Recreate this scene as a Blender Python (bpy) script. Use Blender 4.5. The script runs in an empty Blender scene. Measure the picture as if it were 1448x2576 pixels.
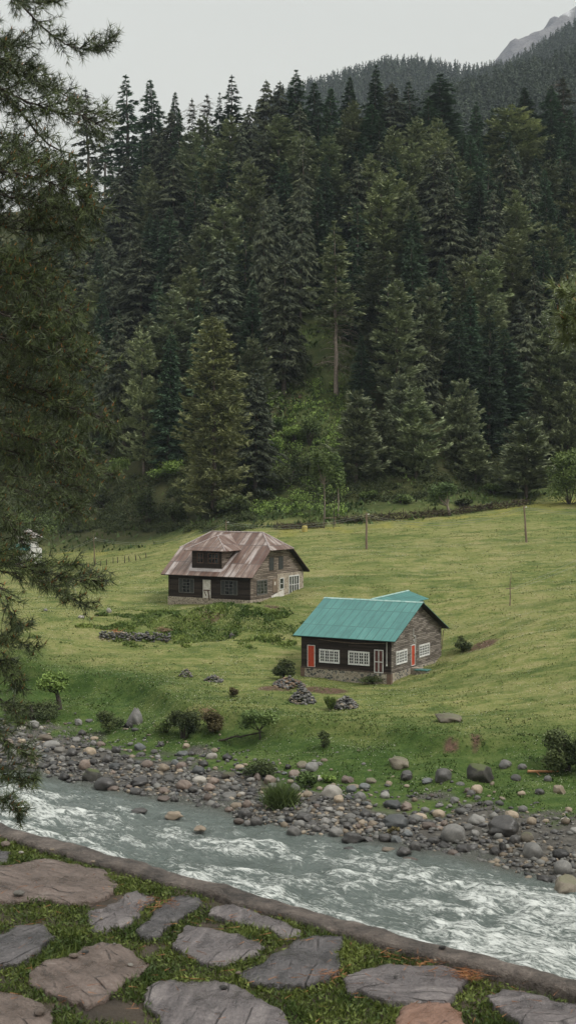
import bpy, bmesh, math, random
import numpy as np
from mathutils import Vector, Matrix
random.seed(7)
RNG = np.random.default_rng(11)
SC = bpy.context.scene
COL = SC.collection
R = math.radians

# ---------------------------------------------------------------- camera geometry
FPX = 3370.0
PITCH = math.atan(80 / 3370.0)
CAMZ = 1.6
CP, SP = math.cos(PITCH), math.sin(PITCH)
def ray(px, py):
    u = (px - 724) / FPX; v = (1288 - py) / FPX
    d = np.array([u, CP + v * SP, -SP + v * CP])
    return d / d[1]                      # per metre of y
def at(px, py, D):
    d = ray(px, py)
    return np.array([d[0] * D, D, CAMZ + d[2] * D])

# ---------------------------------------------------------------- noise
def _h(ix, iy, seed):
    ix = ix.astype(np.int64); iy = iy.astype(np.int64)
    n = (ix * 374761393 + iy * 668265263 + seed * 974711) & 0x7fffffff
    n = ((n ^ (n >> 13)) * 1274126177) & 0x7fffffff
    n = (n ^ (n >> 16)) & 0xffff
    return n / 32767.5 - 1.0
def vn(x, y, seed=0):
    x = np.asarray(x, float); y = np.asarray(y, float)
    fx = np.floor(x); fy = np.floor(y)
    tx = x - fx; ty = y - fy
    tx = tx * tx * (3 - 2 * tx); ty = ty * ty * (3 - 2 * ty)
    a = _h(fx, fy, seed); b = _h(fx + 1, fy, seed); c = _h(fx, fy + 1, seed); d = _h(fx + 1, fy + 1, seed)
    return (a * (1 - tx) + b * tx) * (1 - ty) + (c * (1 - tx) + d * tx) * ty
def fbm(x, y, seed=0, octv=4, gain=0.5):
    s = 0; a = 1.0
    for i in range(octv):
        s = s + a * vn(x * 2 ** i + 17.3 * i, y * 2 ** i + 9.1 * i, seed + i); a *= gain
    return s
def sstep(a, b, x):
    t = np.clip((x - a) / (b - a), 0, 1)
    return t * t * (3 - 2 * t)

# ---------------------------------------------------------------- terrain
ctrl = [(1100,1850,102.6),(1440,1840,102),(870,1770,116),(727,1720,125),(467,1695,128.7),(300,1690,130),(150,1690,130),
 (983,1722,125),(757,1700,129.6),(1110,1650,135.5),(627,1523,150),(423,1520,155.5),(760,1480,160.4),(430,1612,142),(650,1600,142),
 (250,1615,140),(250,1540,150),(100,1600,140),(100,1480,170),(239,1425,200),(100,1400,235),(380,1390,205),(921,1382,185),
 (1320,1365,185),(1282,1520,148),(1448,1500,148),(1300,1620,128),(1200,1740,118),(1440,1700,118),(850,1450,165),(1100,1450,165),
 (840,1325,212),(1130,1297,218),(1320,1272,228),(1448,1255,236),(545,1335,215),(380,1375,222),(100,1390,250),(300,1385,225)]
CT = np.array([at(*c) for c in ctrl])
xtra = np.array([[-60,90,-18],[-60,130,-17],[60,95,-17.5],[-70,250,-13],[70,250,-1.0],[-60,190,-13],[65,170,-8],[-20,100,-18],[5,100,-17.9],
 [3.5,138,-16.3],[0.5,131,-17.0],[-9,165,-11.8]])
CT = np.vstack([CT, xtra])
def _U(r2): return 0.5 * r2 * np.log(r2 + 1e-9)
def _fit():
    n = len(CT); P = np.c_[np.ones(n), CT[:, :2]]
    d2 = ((CT[:, None, :2] - CT[None, :, :2]) ** 2).sum(-1)
    K = _U(d2) + np.eye(n) * 6.0
    A = np.zeros((n + 3, n + 3)); A[:n, :n] = K; A[:n, n:] = P; A[n:, :n] = P.T
    return np.linalg.solve(A, np.r_[CT[:, 2], 0, 0, 0])
W = _fit()
def tps(x, y):
    x = np.clip(x, -65, 65); y = np.clip(y, 88, 255)
    sh = x.shape; x = x.ravel(); y = y.ravel(); out = W[-3] + W[-2] * x + W[-1] * y
    for i in range(len(CT)):
        out = out + W[i] * _U((x - CT[i, 0]) ** 2 + (y - CT[i, 1]) ** 2)
    return out.reshape(sh)
YFX = [-400,-80,-46,-28.3,-22.7,-11.4,7.3,26.3,40.3,50.7,90,400]
YFY = [330,280,250,225,222,215,212,218,228,236,250,330]
def yfence(x): return np.interp(x, YFX, YFY)
RX = [-400,-90,-40,-10,15,40,50,58,75,400]
RPY = [470,470,470,452,446,445,500,460,430,420]
def zmeadow_fence(x): return tps(np.asarray(x, float), np.asarray(yfence(x), float))
SL = 0.66
def water_c(a): return 69.4 + 1.1 * vn(a * 0.11, a * 0 + 3, 5) + 0.7 * vn(a * 0.4, a * 0 + 8, 6)
def lip_c(a): return np.interp(a, [-140,-99,-92,-78,-69,-62,-54,-46,-30,50], [88,87.5,90,86.5,86.5,88,88,92.5,93,93]) + 0.7 * vn(a * .15, a * 0, 12)
def gz(x, y):
    x = np.asarray(x, float); y = np.asarray(y, float)
    sc = x.shape == ()
    if sc: x = x.reshape(1); y = y.reshape(1)
    a = .785 * x - .62 * y; c = .62 * x + .785 * y
    yf = yfence(x); d = y - yf
    m = tps(x, np.minimum(y, yf))
    zf0 = zmeadow_fence(x)
    t = np.tan(np.arctan((1288 - np.interp(x, RX, RPY)) / FPX) - PITCH)
    Dr = (CAMZ - zf0 - 3.75 + SL * (yf + 15)) / (SL - t)
    dr = Dr - yf
    up = .25 * np.clip(d, 0, 15) + SL * np.clip(d - 15, 0, None)
    top = 3.75 + SL * (dr - 15) - .30 * (d - dr)
    k = 6.0
    hgt = np.where(d > 0, -k * np.log(np.exp(-np.clip(up, -50, 400) / k) + np.exp(-np.clip(top, -400, 400) / k)) , 0)
    hgt = np.where(d > 0, np.maximum(hgt, -0.0 - .3 * np.maximum(d - dr, 0)), 0)
    fz = sstep(5, 40, d)
    hill = hgt + fz * (2.2 * fbm(x / 26, y / 26, 40, 3) + .6 * fbm(x / 6, y / 6, 44, 2))
    md = m + 0.22 * fbm(x / 9, y / 4.5, 3, 3) + 0.09 * fbm(x / 1.6, y / 1.0, 9, 2)
    # long mowing terraces on the right
    md = md + 0.26 * sstep(-5, 12, x) * vn(x / 22, y / 2.6 + x / 30, 77)
    z = md + np.maximum(hill, -60)
    # hump of weeds in front of brown house
    z = z + 0.9 * np.exp(-(((x + 8.5) / 7.5) ** 2 + ((y - 147.3) / 2.6) ** 2))
    # hollow on right
    lip = lip_c(a); foot = 79.0
    s = np.clip((c - foot) / (lip - foot), 0, 1)
    sr = .70 * s ** 1.7 + .30 * sstep(.84, 1.0, s)
    bank0 = -20.35 + .25 * fbm(x / 4, y / 4, 21, 3)
    lump = .45 * fbm(x / 3.5, y / 3.0, 25, 3) * np.sin(np.pi * s)
    zb = bank0 * (1 - sr) + z * sr + lump
    wc = water_c(a)
    g = np.clip((c - wc) / (foot - wc), 0, 1)
    grav = -21.02 + .67 * g ** .9 + .14 * fbm(x / 1.7, y / 1.7, 31, 3) * sstep(-.2, .15, (c - wc) / 9)
    bed = -21.0 - np.clip((wc - c) * .38, 0, 1.6)
    zz = np.where(c > lip, z, zb)
    zz = np.where(c < foot, np.where(c > wc, grav * 1.0 + (bank0 + 20.35) * g, bed), zz)
    # near slope below the terrace
    near = np.where(c < 4.3, -0.45, -.9 - (c - 4.3) * .60 + .5 * fbm(x / 3, y / 3, 60, 2) * sstep(5, 9, c))
    near = np.maximum(near, -22.6)
    zz = np.where(c < 41, near, zz)
    return float(zz[0]) if sc else zz
_Ds = np.concatenate([np.arange(56, 260, .25), np.arange(260, 480, 1.0)])
def hit(px, py, dmin=56):
    d = ray(px, py); Ds = _Ds[_Ds > dmin]
    z = CAMZ + d[2] * Ds; g = gz(d[0] * Ds, Ds)
    i = np.argmax(z < g)
    if not (z < g).any(): i = len(Ds) - 1
    D = Ds[i]
    return np.array([d[0] * D, D, gz(d[0] * D, D)])

# ---------------------------------------------------------------- object helpers
def tag(o, label=None, cat=None, group=None, kind=None):
    if label: o['label'] = label
    if cat: o['category'] = cat
    if group: o['group'] = group
    if kind: o['kind'] = kind
    return o
def link(o, parent=None):
    COL.objects.link(o)
    if parent: o.parent = parent
    return o
def empty(name, loc, rz=0, scale=None, **kw):
    o = bpy.data.objects.new(name, None); o.location = loc; o.rotation_euler = (0, 0, rz)
    if scale: o.scale = scale
    link(o); return tag(o, **kw)
def np_mesh(name, V, Fc, mats, smooth=False, attrs=None, matidx=None):
    me = bpy.data.meshes.new(name); V = np.asarray(V, np.float32); Fc = np.asarray(Fc, np.int32)
    me.vertices.add(len(V)); me.vertices.foreach_set('co', V.ravel())
    M, k = Fc.shape
    me.loops.add(M * k); me.loops.foreach_set('vertex_index', Fc.ravel())
    me.polygons.add(M); me.polygons.foreach_set('loop_start', np.arange(M, dtype=np.int32) * k)
    if smooth: me.polygons.foreach_set('use_smooth', np.ones(M, bool))
    for m in (mats if isinstance(mats, (list, tuple)) else [mats]): me.materials.append(m)
    if matidx is not None: me.polygons.foreach_set('material_index', np.asarray(matidx, np.int32))
    me.update(calc_edges=True)
    for n, arr in (attrs or {}).items():
        at_ = me.attributes.new(n, 'FLOAT', 'POINT'); at_.data.foreach_set('value', np.asarray(arr, np.float32))
    return me
def obj(name, me, parent=None, **kw):
    o = bpy.data.objects.new(name, me); link(o, parent); return tag(o, **kw)
def tris_from(P, D, L, Wd, rng, flat=0.0):
    """thin triangles: base point P, direction D, length L, width Wd; flat turns them face up"""
    n = len(P)
    r = rng.normal(size=(n, 3)) + np.array([0, 0, flat]); w = np.cross(D, r); w /= (np.linalg.norm(w, axis=1, keepdims=True) + 1e-9)
    w *= (np.asarray(Wd) * .5).reshape(-1, 1)
    V = np.empty((n, 3, 3)); V[:, 0] = P - w; V[:, 1] = P + w; V[:, 2] = P + D * np.asarray(L).reshape(-1, 1)
    return V.reshape(-1, 3), np.arange(n * 3).reshape(-1, 3)
def nrm(a): return a / (np.linalg.norm(a, axis=-1, keepdims=True) + 1e-9)
def grid_faces(nx, ny):
    i = np.arange((nx - 1) * (ny - 1)); r = i // (nx - 1); c = i % (nx - 1); b = r * nx + c
    return np.stack([b, b + 1, b + nx + 1, b + nx], 1)

class MB:
    """collects polygons of one part; UVs in metres along each face"""
    def __init__(s): s.v = []; s.f = []
    def poly(s, pts):
        b = len(s.v); s.v += [tuple(map(float, p)) for p in pts]; s.f.append(list(range(b, b + len(pts)))); return s
    def box(s, x0, x1, y0, y1, z0, z1):
        P = [(x0,y0,z0),(x1,y0,z0),(x1,y1,z0),(x0,y1,z0),(x0,y0,z1),(x1,y0,z1),(x1,y1,z1),(x0,y1,z1)]
        for q in ((0,3,2,1),(4,5,6,7),(0,1,5,4),(1,2,6,5),(2,3,7,6),(3,0,4,7)): s.poly([P[i] for i in q])
        return s
    def slab(s, pts, t):
        """polygon extruded downwards by t (roof sheet)"""
        lo = [(p[0], p[1], p[2] - t) for p in pts]
        s.poly(pts); s.poly(lo[::-1])
        for i in range(len(pts)):
            j = (i + 1) % len(pts); s.poly([pts[i], lo[i], lo[j], pts[j]])
        return s
    def tube(s, p0, p1, r0, r1=None, n=8, cap=True):
        r1 = r0 if r1 is None else r1
        a = Vector(p0); b = Vector(p1); d = (b - a).normalized(); q = d.orthogonal().normalized(); w = d.cross(q)
        A = [a + (q * math.cos(t) + w * math.sin(t)) * r0 for t in [2 * math.pi * i / n for i in range(n)]]
        B = [b + (q * math.cos(t) + w * math.sin(t)) * r1 for t in [2 * math.pi * i / n for i in range(n)]]
        for i in range(n): s.poly([A[i], A[(i + 1) % n], B[(i + 1) % n], B[i]])
        if cap: s.poly(A[::-1]); s.poly(B)
        return s
    def build(s, name, m, parent=None, smooth=False, **kw):
        me = bpy.data.meshes.new(name); me.from_pydata(s.v, [], s.f)
        for x in (m if isinstance(m, (list, tuple)) else [m]): me.materials.append(x)
        me.update()
        uv = me.uv_layers.new(name='UVMap')
        for p in me.polygons:
            n = p.normal
            e = Vector((0, 0, 1)).cross(n)
            e = Vector((1, 0, 0)) if e.length < .05 else e.normalized()
            w = n.cross(e)
            for li in p.loop_indices:
                c = me.vertices[me.loops[li].vertex_index].co
                uv.data[li].uv = (c.dot(e), c.dot(w))
            if smooth: p.use_smooth = True
        return obj(name, me, parent, **kw)

# ---------------------------------------------------------------- materials
def new_mat(name, base=(.5, .5, .5), rough=.8, spec=.3):
    m = bpy.data.materials.new(name); m.use_nodes = True; nt = m.node_tree
    b = nt.nodes['Principled BSDF']; b.inputs['Base Color'].default_value = (*base, 1)
    b.inputs['Roughness'].default_value = rough; b.inputs['Specular IOR Level'].default_value = spec
    return m, nt, b
def nd(nt, typ, **kw):
    n = nt.nodes.new(typ)
    for k, v in kw.items():
        if k in n.inputs.keys() if isinstance(k, str) else False: n.inputs[k].default_value = v
        else: setattr(n, k, v)
    return n
def math_(nt, op, a, b=None, c=None, clamp=False):
    n = nt.nodes.new('ShaderNodeMath'); n.operation = op; n.use_clamp = clamp
    for i, v in enumerate((a, b, c)):
        if v is None: continue
        if isinstance(v, (int, float)): n.inputs[i].default_value = v
        else: nt.links.new(v, n.inputs[i])
    return n.outputs[0]
def mixc(nt, fac, a, b, blend='MIX'):
    n = nt.nodes.new('ShaderNodeMix'); n.data_type = 'RGBA'; n.blend_type = blend
    for i, v in ((0, fac), (6, a), (7, b)):
        if isinstance(v, (int, float)): n.inputs[i].default_value = v
        elif isinstance(v, tuple): n.inputs[i].default_value = (*v, 1)
        else: nt.links.new(v, n.inputs[i])
    return n.outputs[2]
def ramp(nt, fac, stops, interp='LINEAR'):
    n = nt.nodes.new('ShaderNodeValToRGB'); cr = n.color_ramp; cr.interpolation = interp
    while len(cr.elements) < len(stops): cr.elements.new(.5)
    for e, (p, c) in zip(cr.elements, stops):
        e.position = p; e.color = (*c, 1) if isinstance(c, tuple) else (c, c, c, 1)
    nt.links.new(fac, n.inputs[0]); return n.outputs[0]
def coords(nt, kind='Object', scale=(1, 1, 1), rnd=False, rot=(0, 0, 0)):
    tc = nt.nodes.new('ShaderNodeTexCoord'); out = tc.outputs[kind]
    if rnd:
        oi = nt.nodes.new('ShaderNodeObjectInfo'); va = nt.nodes.new('ShaderNodeVectorMath'); va.operation = 'ADD'
        mu = math_(nt, 'MULTIPLY', oi.outputs['Random'], 53.0)
        nt.links.new(out, va.inputs[0]); nt.links.new(mu, va.inputs[1]); out = va.outputs[0]
    mp = nt.nodes.new('ShaderNodeMapping'); mp.inputs['Scale'].default_value = scale; mp.inputs['Rotation'].default_value = rot
    nt.links.new(out, mp.inputs[0]); return mp.outputs[0]
def noise(nt, vec, scale, detail=4, rough=.55, dist=0):
    n = nt.nodes.new('ShaderNodeTexNoise'); n.inputs['Scale'].default_value = scale; n.inputs['Detail'].default_value = detail
    n.inputs['Roughness'].default_value = rough; n.inputs['Distortion'].default_value = dist
    nt.links.new(vec, n.inputs['Vector']); return n.outputs['Fac']
def bump(nt, b, h, strength=.5, dist=.05):
    n = nt.nodes.new('ShaderNodeBump'); n.inputs['Strength'].default_value = strength; n.inputs['Distance'].default_value = dist
    nt.links.new(h, n.inputs['Height']); nt.links.new(n.outputs[0], b.inputs['Normal'])
def attr(nt, name):
    n = nt.nodes.new('ShaderNodeAttribute'); n.attribute_name = name; return n.outputs['Fac']
def setc(nt, b, c): nt.links.new(c, b.inputs['Base Color'])

def leaf_mat(name, dark, light, rough=.7, ovar=.35, spec=.25, hue=None):
    """foliage: clump tone from the mesh attribute, plant-to-plant variation from the object"""
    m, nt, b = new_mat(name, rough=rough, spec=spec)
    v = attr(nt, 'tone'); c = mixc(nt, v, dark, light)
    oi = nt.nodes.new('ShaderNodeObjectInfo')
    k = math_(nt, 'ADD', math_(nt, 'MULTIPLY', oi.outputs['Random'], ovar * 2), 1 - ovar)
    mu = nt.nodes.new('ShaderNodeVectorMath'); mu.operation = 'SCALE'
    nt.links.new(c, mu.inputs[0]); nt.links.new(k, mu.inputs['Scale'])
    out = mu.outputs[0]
    if hue:
        r2 = math_(nt, 'FRACT', math_(nt, 'MULTIPLY', oi.outputs['Random'], 7.31))
        out = mixc(nt, math_(nt, 'MULTIPLY', r2, .6), out, mixc(nt, 1.0, out, hue, 'MULTIPLY'))
    setc(nt, b, out); return m
def noise_mat(name, stops, scale=2, rough=.8, spec=.3, bmp=.4, bd=.05, detail=6, rnd=False, sc=(1, 1, 1), kind='Object', ovar=0, roughvar=None):
    m, nt, b = new_mat(name, rough=rough, spec=spec)
    co = coords(nt, kind, sc, rnd); n = noise(nt, co, scale, detail, .6)
    c = ramp(nt, n, stops)
    if ovar:
        oi = nt.nodes.new('ShaderNodeObjectInfo')
        k = math_(nt, 'ADD', math_(nt, 'MULTIPLY', oi.outputs['Random'], ovar * 2), 1 - ovar)
        mu = nt.nodes.new('ShaderNodeVectorMath'); mu.operation = 'SCALE'
        nt.links.new(c, mu.inputs[0]); nt.links.new(k, mu.inputs['Scale']); c = mu.outputs[0]
    setc(nt, b, c)
    if bmp:
        n2 = noise(nt, co, scale * 3.1, 5, .65); bump(nt, b, n2, bmp, bd)
    return m
def board_mat(name, cols, row=.17, length=2.6, mortar=.012, gap=(.008, .007, .006), rough=.85, bmp=.8, warp=.02):
    m, nt, b = new_mat(name, rough=rough, spec=.2)
    tc = nt.nodes.new('ShaderNodeTexCoord'); uv = tc.outputs['UV']
    nz = nt.nodes.new('ShaderNodeTexNoise'); nz.inputs['Scale'].default_value = 1.1; nz.inputs['Detail'].default_value = 3; nt.links.new(uv, nz.inputs['Vector'])
    vm = nt.nodes.new('ShaderNodeVectorMath'); vm.operation = 'SCALE'; vm.inputs['Scale'].default_value = warp * 4; nt.links.new(nz.outputs['Color'], vm.inputs[0])
    va = nt.nodes.new('ShaderNodeVectorMath'); va.operation = 'ADD'; nt.links.new(uv, va.inputs[0]); nt.links.new(vm.outputs[0], va.inputs[1])
    br = nt.nodes.new('ShaderNodeTexBrick'); br.inputs['Scale'].default_value = 1
    br.inputs['Brick Width'].default_value = length; br.inputs['Row Height'].default_value = row; br.inputs['Mortar Size'].default_value = mortar
    br.inputs['Mortar Smooth'].default_value = .3; br.offset = .37
    br.inputs['Color1'].default_value = (0, 0, 0, 1); br.inputs['Color2'].default_value = (1, 1, 1, 1); br.inputs['Mortar'].default_value = (.5, .5, .5, 1)
    nt.links.new(va.outputs[0], br.inputs['Vector'])
    mp = nt.nodes.new('ShaderNodeMapping'); mp.inputs['Scale'].default_value = (1.5, 14, 1); nt.links.new(va.outputs[0], mp.inputs[0])
    g = noise(nt, mp.outputs[0], 1.0, 5, .65)
    f = math_(nt, 'ADD', math_(nt, 'MULTIPLY', br.outputs['Color'], .45), math_(nt, 'MULTIPLY', g, .75))
    c = ramp(nt, f, [(.2, cols[0]), (.5, cols[1]), (.85, cols[2])])
    setc(nt, b, mixc(nt, br.outputs['Fac'], c, gap))
    h = math_(nt, 'SUBTRACT', math_(nt, 'MULTIPLY', g, .35), br.outputs['Fac'])
    bump(nt, b, h, bmp, .04); return m
def masonry_mat(name, scale=3.2, cols=None, mortar=(.46, .41, .33), edge=.06, rnd=.9, rough=.85, sc=(1, 1.35, 1)):
    m, nt, b = new_mat(name, rough=rough, spec=.25)
    tc = nt.nodes.new('ShaderNodeTexCoord'); mp = nt.nodes.new('ShaderNodeMapping'); mp.inputs['Scale'].default_value = sc; nt.links.new(tc.outputs['UV'], mp.inputs[0])
    def vor(feat):
        v = nt.nodes.new('ShaderNodeTexVoronoi'); v.feature = feat; v.inputs['Scale'].default_value = scale; v.inputs['Randomness'].default_value = rnd
        nt.links.new(mp.outputs[0], v.inputs['Vector']); return v
    a = vor('F1'); e = vor('DISTANCE_TO_EDGE')
    cc = ramp(nt, math_(nt, 'FRACT', math_(nt, 'MULTIPLY', a.outputs['Color'], 3.1)), cols or [(0, (.09, .09, .09)), (.3, (.20, .20, .185)), (.6, (.36, .31, .24)), (1, (.48, .43, .36))])
    nz = noise(nt, mp.outputs[0], 9, 4); cc = mixc(nt, .4, cc, mixc(nt, nz, (.02, .02, .02), (.4, .38, .34)), 'OVERLAY')
    f = ramp(nt, e.outputs['Distance'], [(edge * .5, 0.0), (edge, 1.0)])
    setc(nt, b, mixc(nt, f, mortar, cc)); bump(nt, b, f, .8, .05); return m
def sheet_mat(name, stops, seam, sheetw=.85, sheetl=3.1, streak=(6, .5), rough=.45, tone=.35, metal=0.0, patch=None):
    """corrugated sheet: ribs by bump, overlaps as seams, streaks running down the slope"""
    m, nt, b = new_mat(name, rough=rough, spec=.35); b.inputs['Metallic'].default_value = metal
    tc = nt.nodes.new('ShaderNodeTexCoord'); uv = tc.outputs['UV']
    mp = nt.nodes.new('ShaderNodeMapping'); mp.inputs['Rotation'].default_value = (0, 0, math.pi / 2); nt.links.new(uv, mp.inputs[0])
    br = nt.nodes.new('ShaderNodeTexBrick'); br.inputs['Scale'].default_value = 1; br.offset = .0 ; br.offset_frequency = 2
    br.inputs['Brick Width'].default_value = sheetl; br.inputs['Row Height'].default_value = sheetw; br.inputs['Mortar Size'].default_value = .06
    br.inputs['Mortar Smooth'].default_value = .1; br.inputs['Color1'].default_value = (0, 0, 0, 1); br.inputs['Color2'].default_value = (1, 1, 1, 1)
    br.inputs['Mortar'].default_value = (.5, .5, .5, 1)
    nt.links.new(mp.outputs[0], br.inputs['Vector'])
    ms = nt.nodes.new('ShaderNodeMapping'); ms.inputs['Scale'].default_value = (streak[0], streak[1], 1); nt.links.new(uv, ms.inputs[0])
    g = noise(nt, ms.outputs[0], 1, 5, .6, .3)
    g2 = noise(nt, uv, .55, 4, .6, .5)
    f = math_(nt, 'ADD', math_(nt, 'MULTIPLY', br.outputs['Color'], tone * .6), math_(nt, 'ADD', math_(nt, 'MULTIPLY', g, .6), math_(nt, 'MULTIPLY', g2, .4)))
    f = math_(nt, 'SUBTRACT', f, tone * .3)
    c = ramp(nt, f, stops)
    setc(nt, b, mixc(nt, math_(nt, 'MULTIPLY', br.outputs['Fac'], .9), c, seam))
    wv = nt.nodes.new('ShaderNodeTexWave'); wv.bands_direction = 'X'; wv.inputs['Scale'].default_value = 4.2; nt.links.new(uv, wv.inputs['Vector'])
    bump(nt, b, math_(nt, 'ADD', math_(nt, 'MULTIPLY', wv.outputs['Fac'], .35), br.outputs['Fac']), .6, .03); return m

M = {}
M['near_needle'] = leaf_mat('blue pine needles', (.015, .029, .010), (.12, .155, .046), rough=.5, ovar=.1, spec=.4)
M['sprig'] = leaf_mat('wet bright pine needles', (.07, .10, .035), (.28, .33, .13), rough=.4, ovar=0, spec=.5)
M['candle'] = leaf_mat('pine candles', (.22, .09, .03), (.42, .2, .06), rough=.6, ovar=.05)
M['bark_near'] = noise_mat('dark pine bark', [(.3, (.025, .02, .017)), (.7, (.075, .06, .05))], 9, bmp=.6)
M['pine'] = leaf_mat('olive pine foliage', (.062, .088, .044), (.37, .395, .215), hue=(.85, .97, .97), ovar=.25)
M['bushy'] = leaf_mat('dense olive pine foliage', (.055, .074, .032), (.34, .355, .165), ovar=0)
M['bluepine'] = leaf_mat('grey pine foliage', (.050, .072, .044), (.29, .33, .20), hue=(1.1, 1.05, .85), ovar=.28)
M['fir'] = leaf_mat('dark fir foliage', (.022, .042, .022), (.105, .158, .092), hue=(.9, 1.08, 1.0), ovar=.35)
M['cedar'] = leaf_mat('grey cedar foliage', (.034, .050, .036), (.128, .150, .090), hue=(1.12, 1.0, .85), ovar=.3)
M['broad'] = leaf_mat('broad leaves', (.035, .065, .02), (.13, .19, .06), rough=.6, ovar=.25, hue=(1.3, 1.1, .7))
M['bright'] = leaf_mat('bright green leaves', (.06, .11, .02), (.27, .38, .09), rough=.6, ovar=.2)
M['bush'] = leaf_mat('dark bush leaves', (.022, .038, .013), (.085, .105, .035), rough=.65, ovar=.25)
M['rust_bush'] = leaf_mat('brownish bush leaves', (.05, .04, .018), (.15, .13, .055), rough=.7, ovar=.25)
M['trunk'] = noise_mat('grey conifer bark', [(.3, (.055, .045, .038)), (.7, (.15, .12, .10))], 3, bmp=.5)
M['pale_trunk'] = noise_mat('pale dry bark', [(.3, (.13, .105, .085)), (.7, (.30, .25, .21))], 3, bmp=.5)
M['farfir'] = leaf_mat('far conifer foliage', (.022, .036, .024), (.075, .10, .06), ovar=0)

# ground
def ground_material():
    m, nt, b = new_mat('meadow, bank and forest floor', rough=.95, spec=.15)
    co = coords(nt, 'Object')
    n1 = noise(nt, co, .045, 5, .6); n2 = noise(nt, co, .35, 6, .65, .4); n3 = noise(nt, co, 3.2, 5, .7)
    st = noise(nt, coords(nt, 'Object', (.10, .85, 1)), 1.0, 6, .68, .5)
    tuft = noise(nt, coords(nt, 'Object', (.8, 1.6, 1)), 1.0, 5, .75, .2)
    g = math_(nt, 'ADD', math_(nt, 'ADD', math_(nt, 'MULTIPLY', n1, .18), math_(nt, 'MULTIPLY', n2, .22)), math_(nt, 'MULTIPLY', n3, .20))
    g = math_(nt, 'ADD', g, math_(nt, 'ADD', math_(nt, 'MULTIPLY', st, .28), math_(nt, 'MULTIPLY', tuft, .22)))
    grass = ramp(nt, g, [(.43, (.032, .058, .013)), (.49, (.086, .116, .030)), (.55, (.156, .170, .055)), (.63, (.235, .215, .098))])
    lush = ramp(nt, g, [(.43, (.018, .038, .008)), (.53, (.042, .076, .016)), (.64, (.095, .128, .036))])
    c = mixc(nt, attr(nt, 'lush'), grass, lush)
    ylw = mixc(nt, n3, (.17, .17, .04), (.30, .26, .05)); c = mixc(nt, attr(nt, 'yellow'), c, ylw)
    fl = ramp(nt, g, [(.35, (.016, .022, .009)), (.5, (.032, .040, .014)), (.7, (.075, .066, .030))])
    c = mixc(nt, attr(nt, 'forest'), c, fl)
    gr = ramp(nt, noise(nt, co, 2.2, 8, .75), [(.3, (.035, .033, .030)), (.5, (.078, .073, .065)), (.75, (.15, .14, .12))])
    c = mixc(nt, attr(nt, 'gravel'), c, gr)
    so = ramp(nt, n3, [(.3, (.045, .032, .022)), (.7, (.14, .088, .060))])
    c = mixc(nt, attr(nt, 'soil'), c, so)
    setc(nt, b, c); bump(nt, b, math_(nt, 'ADD', n3, math_(nt, 'MULTIPLY', noise(nt, co, 11, 3, .7), .6)), .8, .12)
    return m
M['ground'] = ground_material()

def axis(segs):
    out = []
    for a, b, s in segs: out += list(np.arange(a, b, s))
    out.append(segs[-1][1]); return np.array(out)
gx = axis([(-4000,-400,300),(-400,-120,20),(-120,-60,4),(-60,-34,.9),(-34,34,.36),(34,60,.9),(60,120,4),(120,400,20),(400,4000,300)])
gy = axis([(-900,-60,120),(-60,0,6),(0,60,1.0),(60,150,.36),(150,215,.6),(215,260,1.0),(260,400,2.5),(400,700,20),(700,5600,350)])
X, Y = np.meshgrid(gx, gy)
Z = gz(X, Y)
far = sstep(420, 900, np.hypot(X, Y)); Z = Z * (1 - far) + (-45.0) * far
A_ = .785 * X - .62 * Y; C_ = .62 * X + .785 * Y
nb = fbm(X / 5, Y / 5, 90, 3)
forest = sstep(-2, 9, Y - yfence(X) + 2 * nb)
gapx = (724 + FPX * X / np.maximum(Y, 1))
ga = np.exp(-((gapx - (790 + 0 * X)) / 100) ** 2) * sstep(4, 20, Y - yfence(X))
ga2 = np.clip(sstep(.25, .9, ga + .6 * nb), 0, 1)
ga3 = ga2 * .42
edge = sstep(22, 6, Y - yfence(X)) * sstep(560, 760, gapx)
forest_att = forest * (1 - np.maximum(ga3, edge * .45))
lush = np.clip(sstep(lip_c(A_) + 7.0, lip_c(A_) - 3.0, C_ + 3.5 * nb) + .9 * forest, 0, 1)
mound = np.exp(-(((X + 7) / 13) ** 2 + ((Y - 147) / 5.5) ** 2)); lush = np.maximum(lush, sstep(.25, .7, mound + .2 * nb) * .45)
house_shade = np.exp(-(((X - 4.5) / 9) ** 2 + ((Y - 163) / 4.0) ** 2)); lush = np.maximum(lush, sstep(.35, .8, house_shade + .2 * nb) * .75)  # shade beside the house, painted into the ground as darker green
leftl = sstep(-8, -18, X) * sstep(158, 120, Y) ; lush = np.maximum(lush, leftl * sstep(-.2, .7, nb) * .7)
lush = np.maximum(lush, .55 * sstep(.15, .9, fbm(X / 3.5, Y / 1.6, 95, 3))); lush = np.maximum(lush, .6 * sstep(.35, .9, fbm(X / 14, Y / 1.5 + X / 25, 97, 3)) * sstep(-5, 15, X))
gravel = sstep(79.0, 76.5, C_ + 3.6 * fbm(X / 3.2, Y / 3.2, 96, 3))
yel = sstep(16, 3, yfence(X) - Y) * sstep(0, 3, yfence(X) - Y) * sstep(-.1, .7, fbm(X / 4, Y / 4, 98, 3)) * .6
soil = np.zeros_like(X)
def patch(px, py, rx, ry, dmin=56, amt=1.0):
    p = hit(px, py, dmin); q = np.exp(-(((X - p[0]) / rx) ** 2 + ((Y - p[1]) / ry) ** 2))
    return amt * sstep(.35, .6, q + .18 * fbm(X / 1.2, Y / 1.2, int(px), 3))
for s_ in [(815,1737,2.3,1.5),(690,1733,1.6,1.2),(526,1546,1.6,1.4),(694,1530,1.4,1.0),(1222,1622,1.6,1.0),(1195,1865,.3,1.2),(1133,1881,.6,.6)]:
    soil = np.maximum(soil, patch(*s_))
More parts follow.
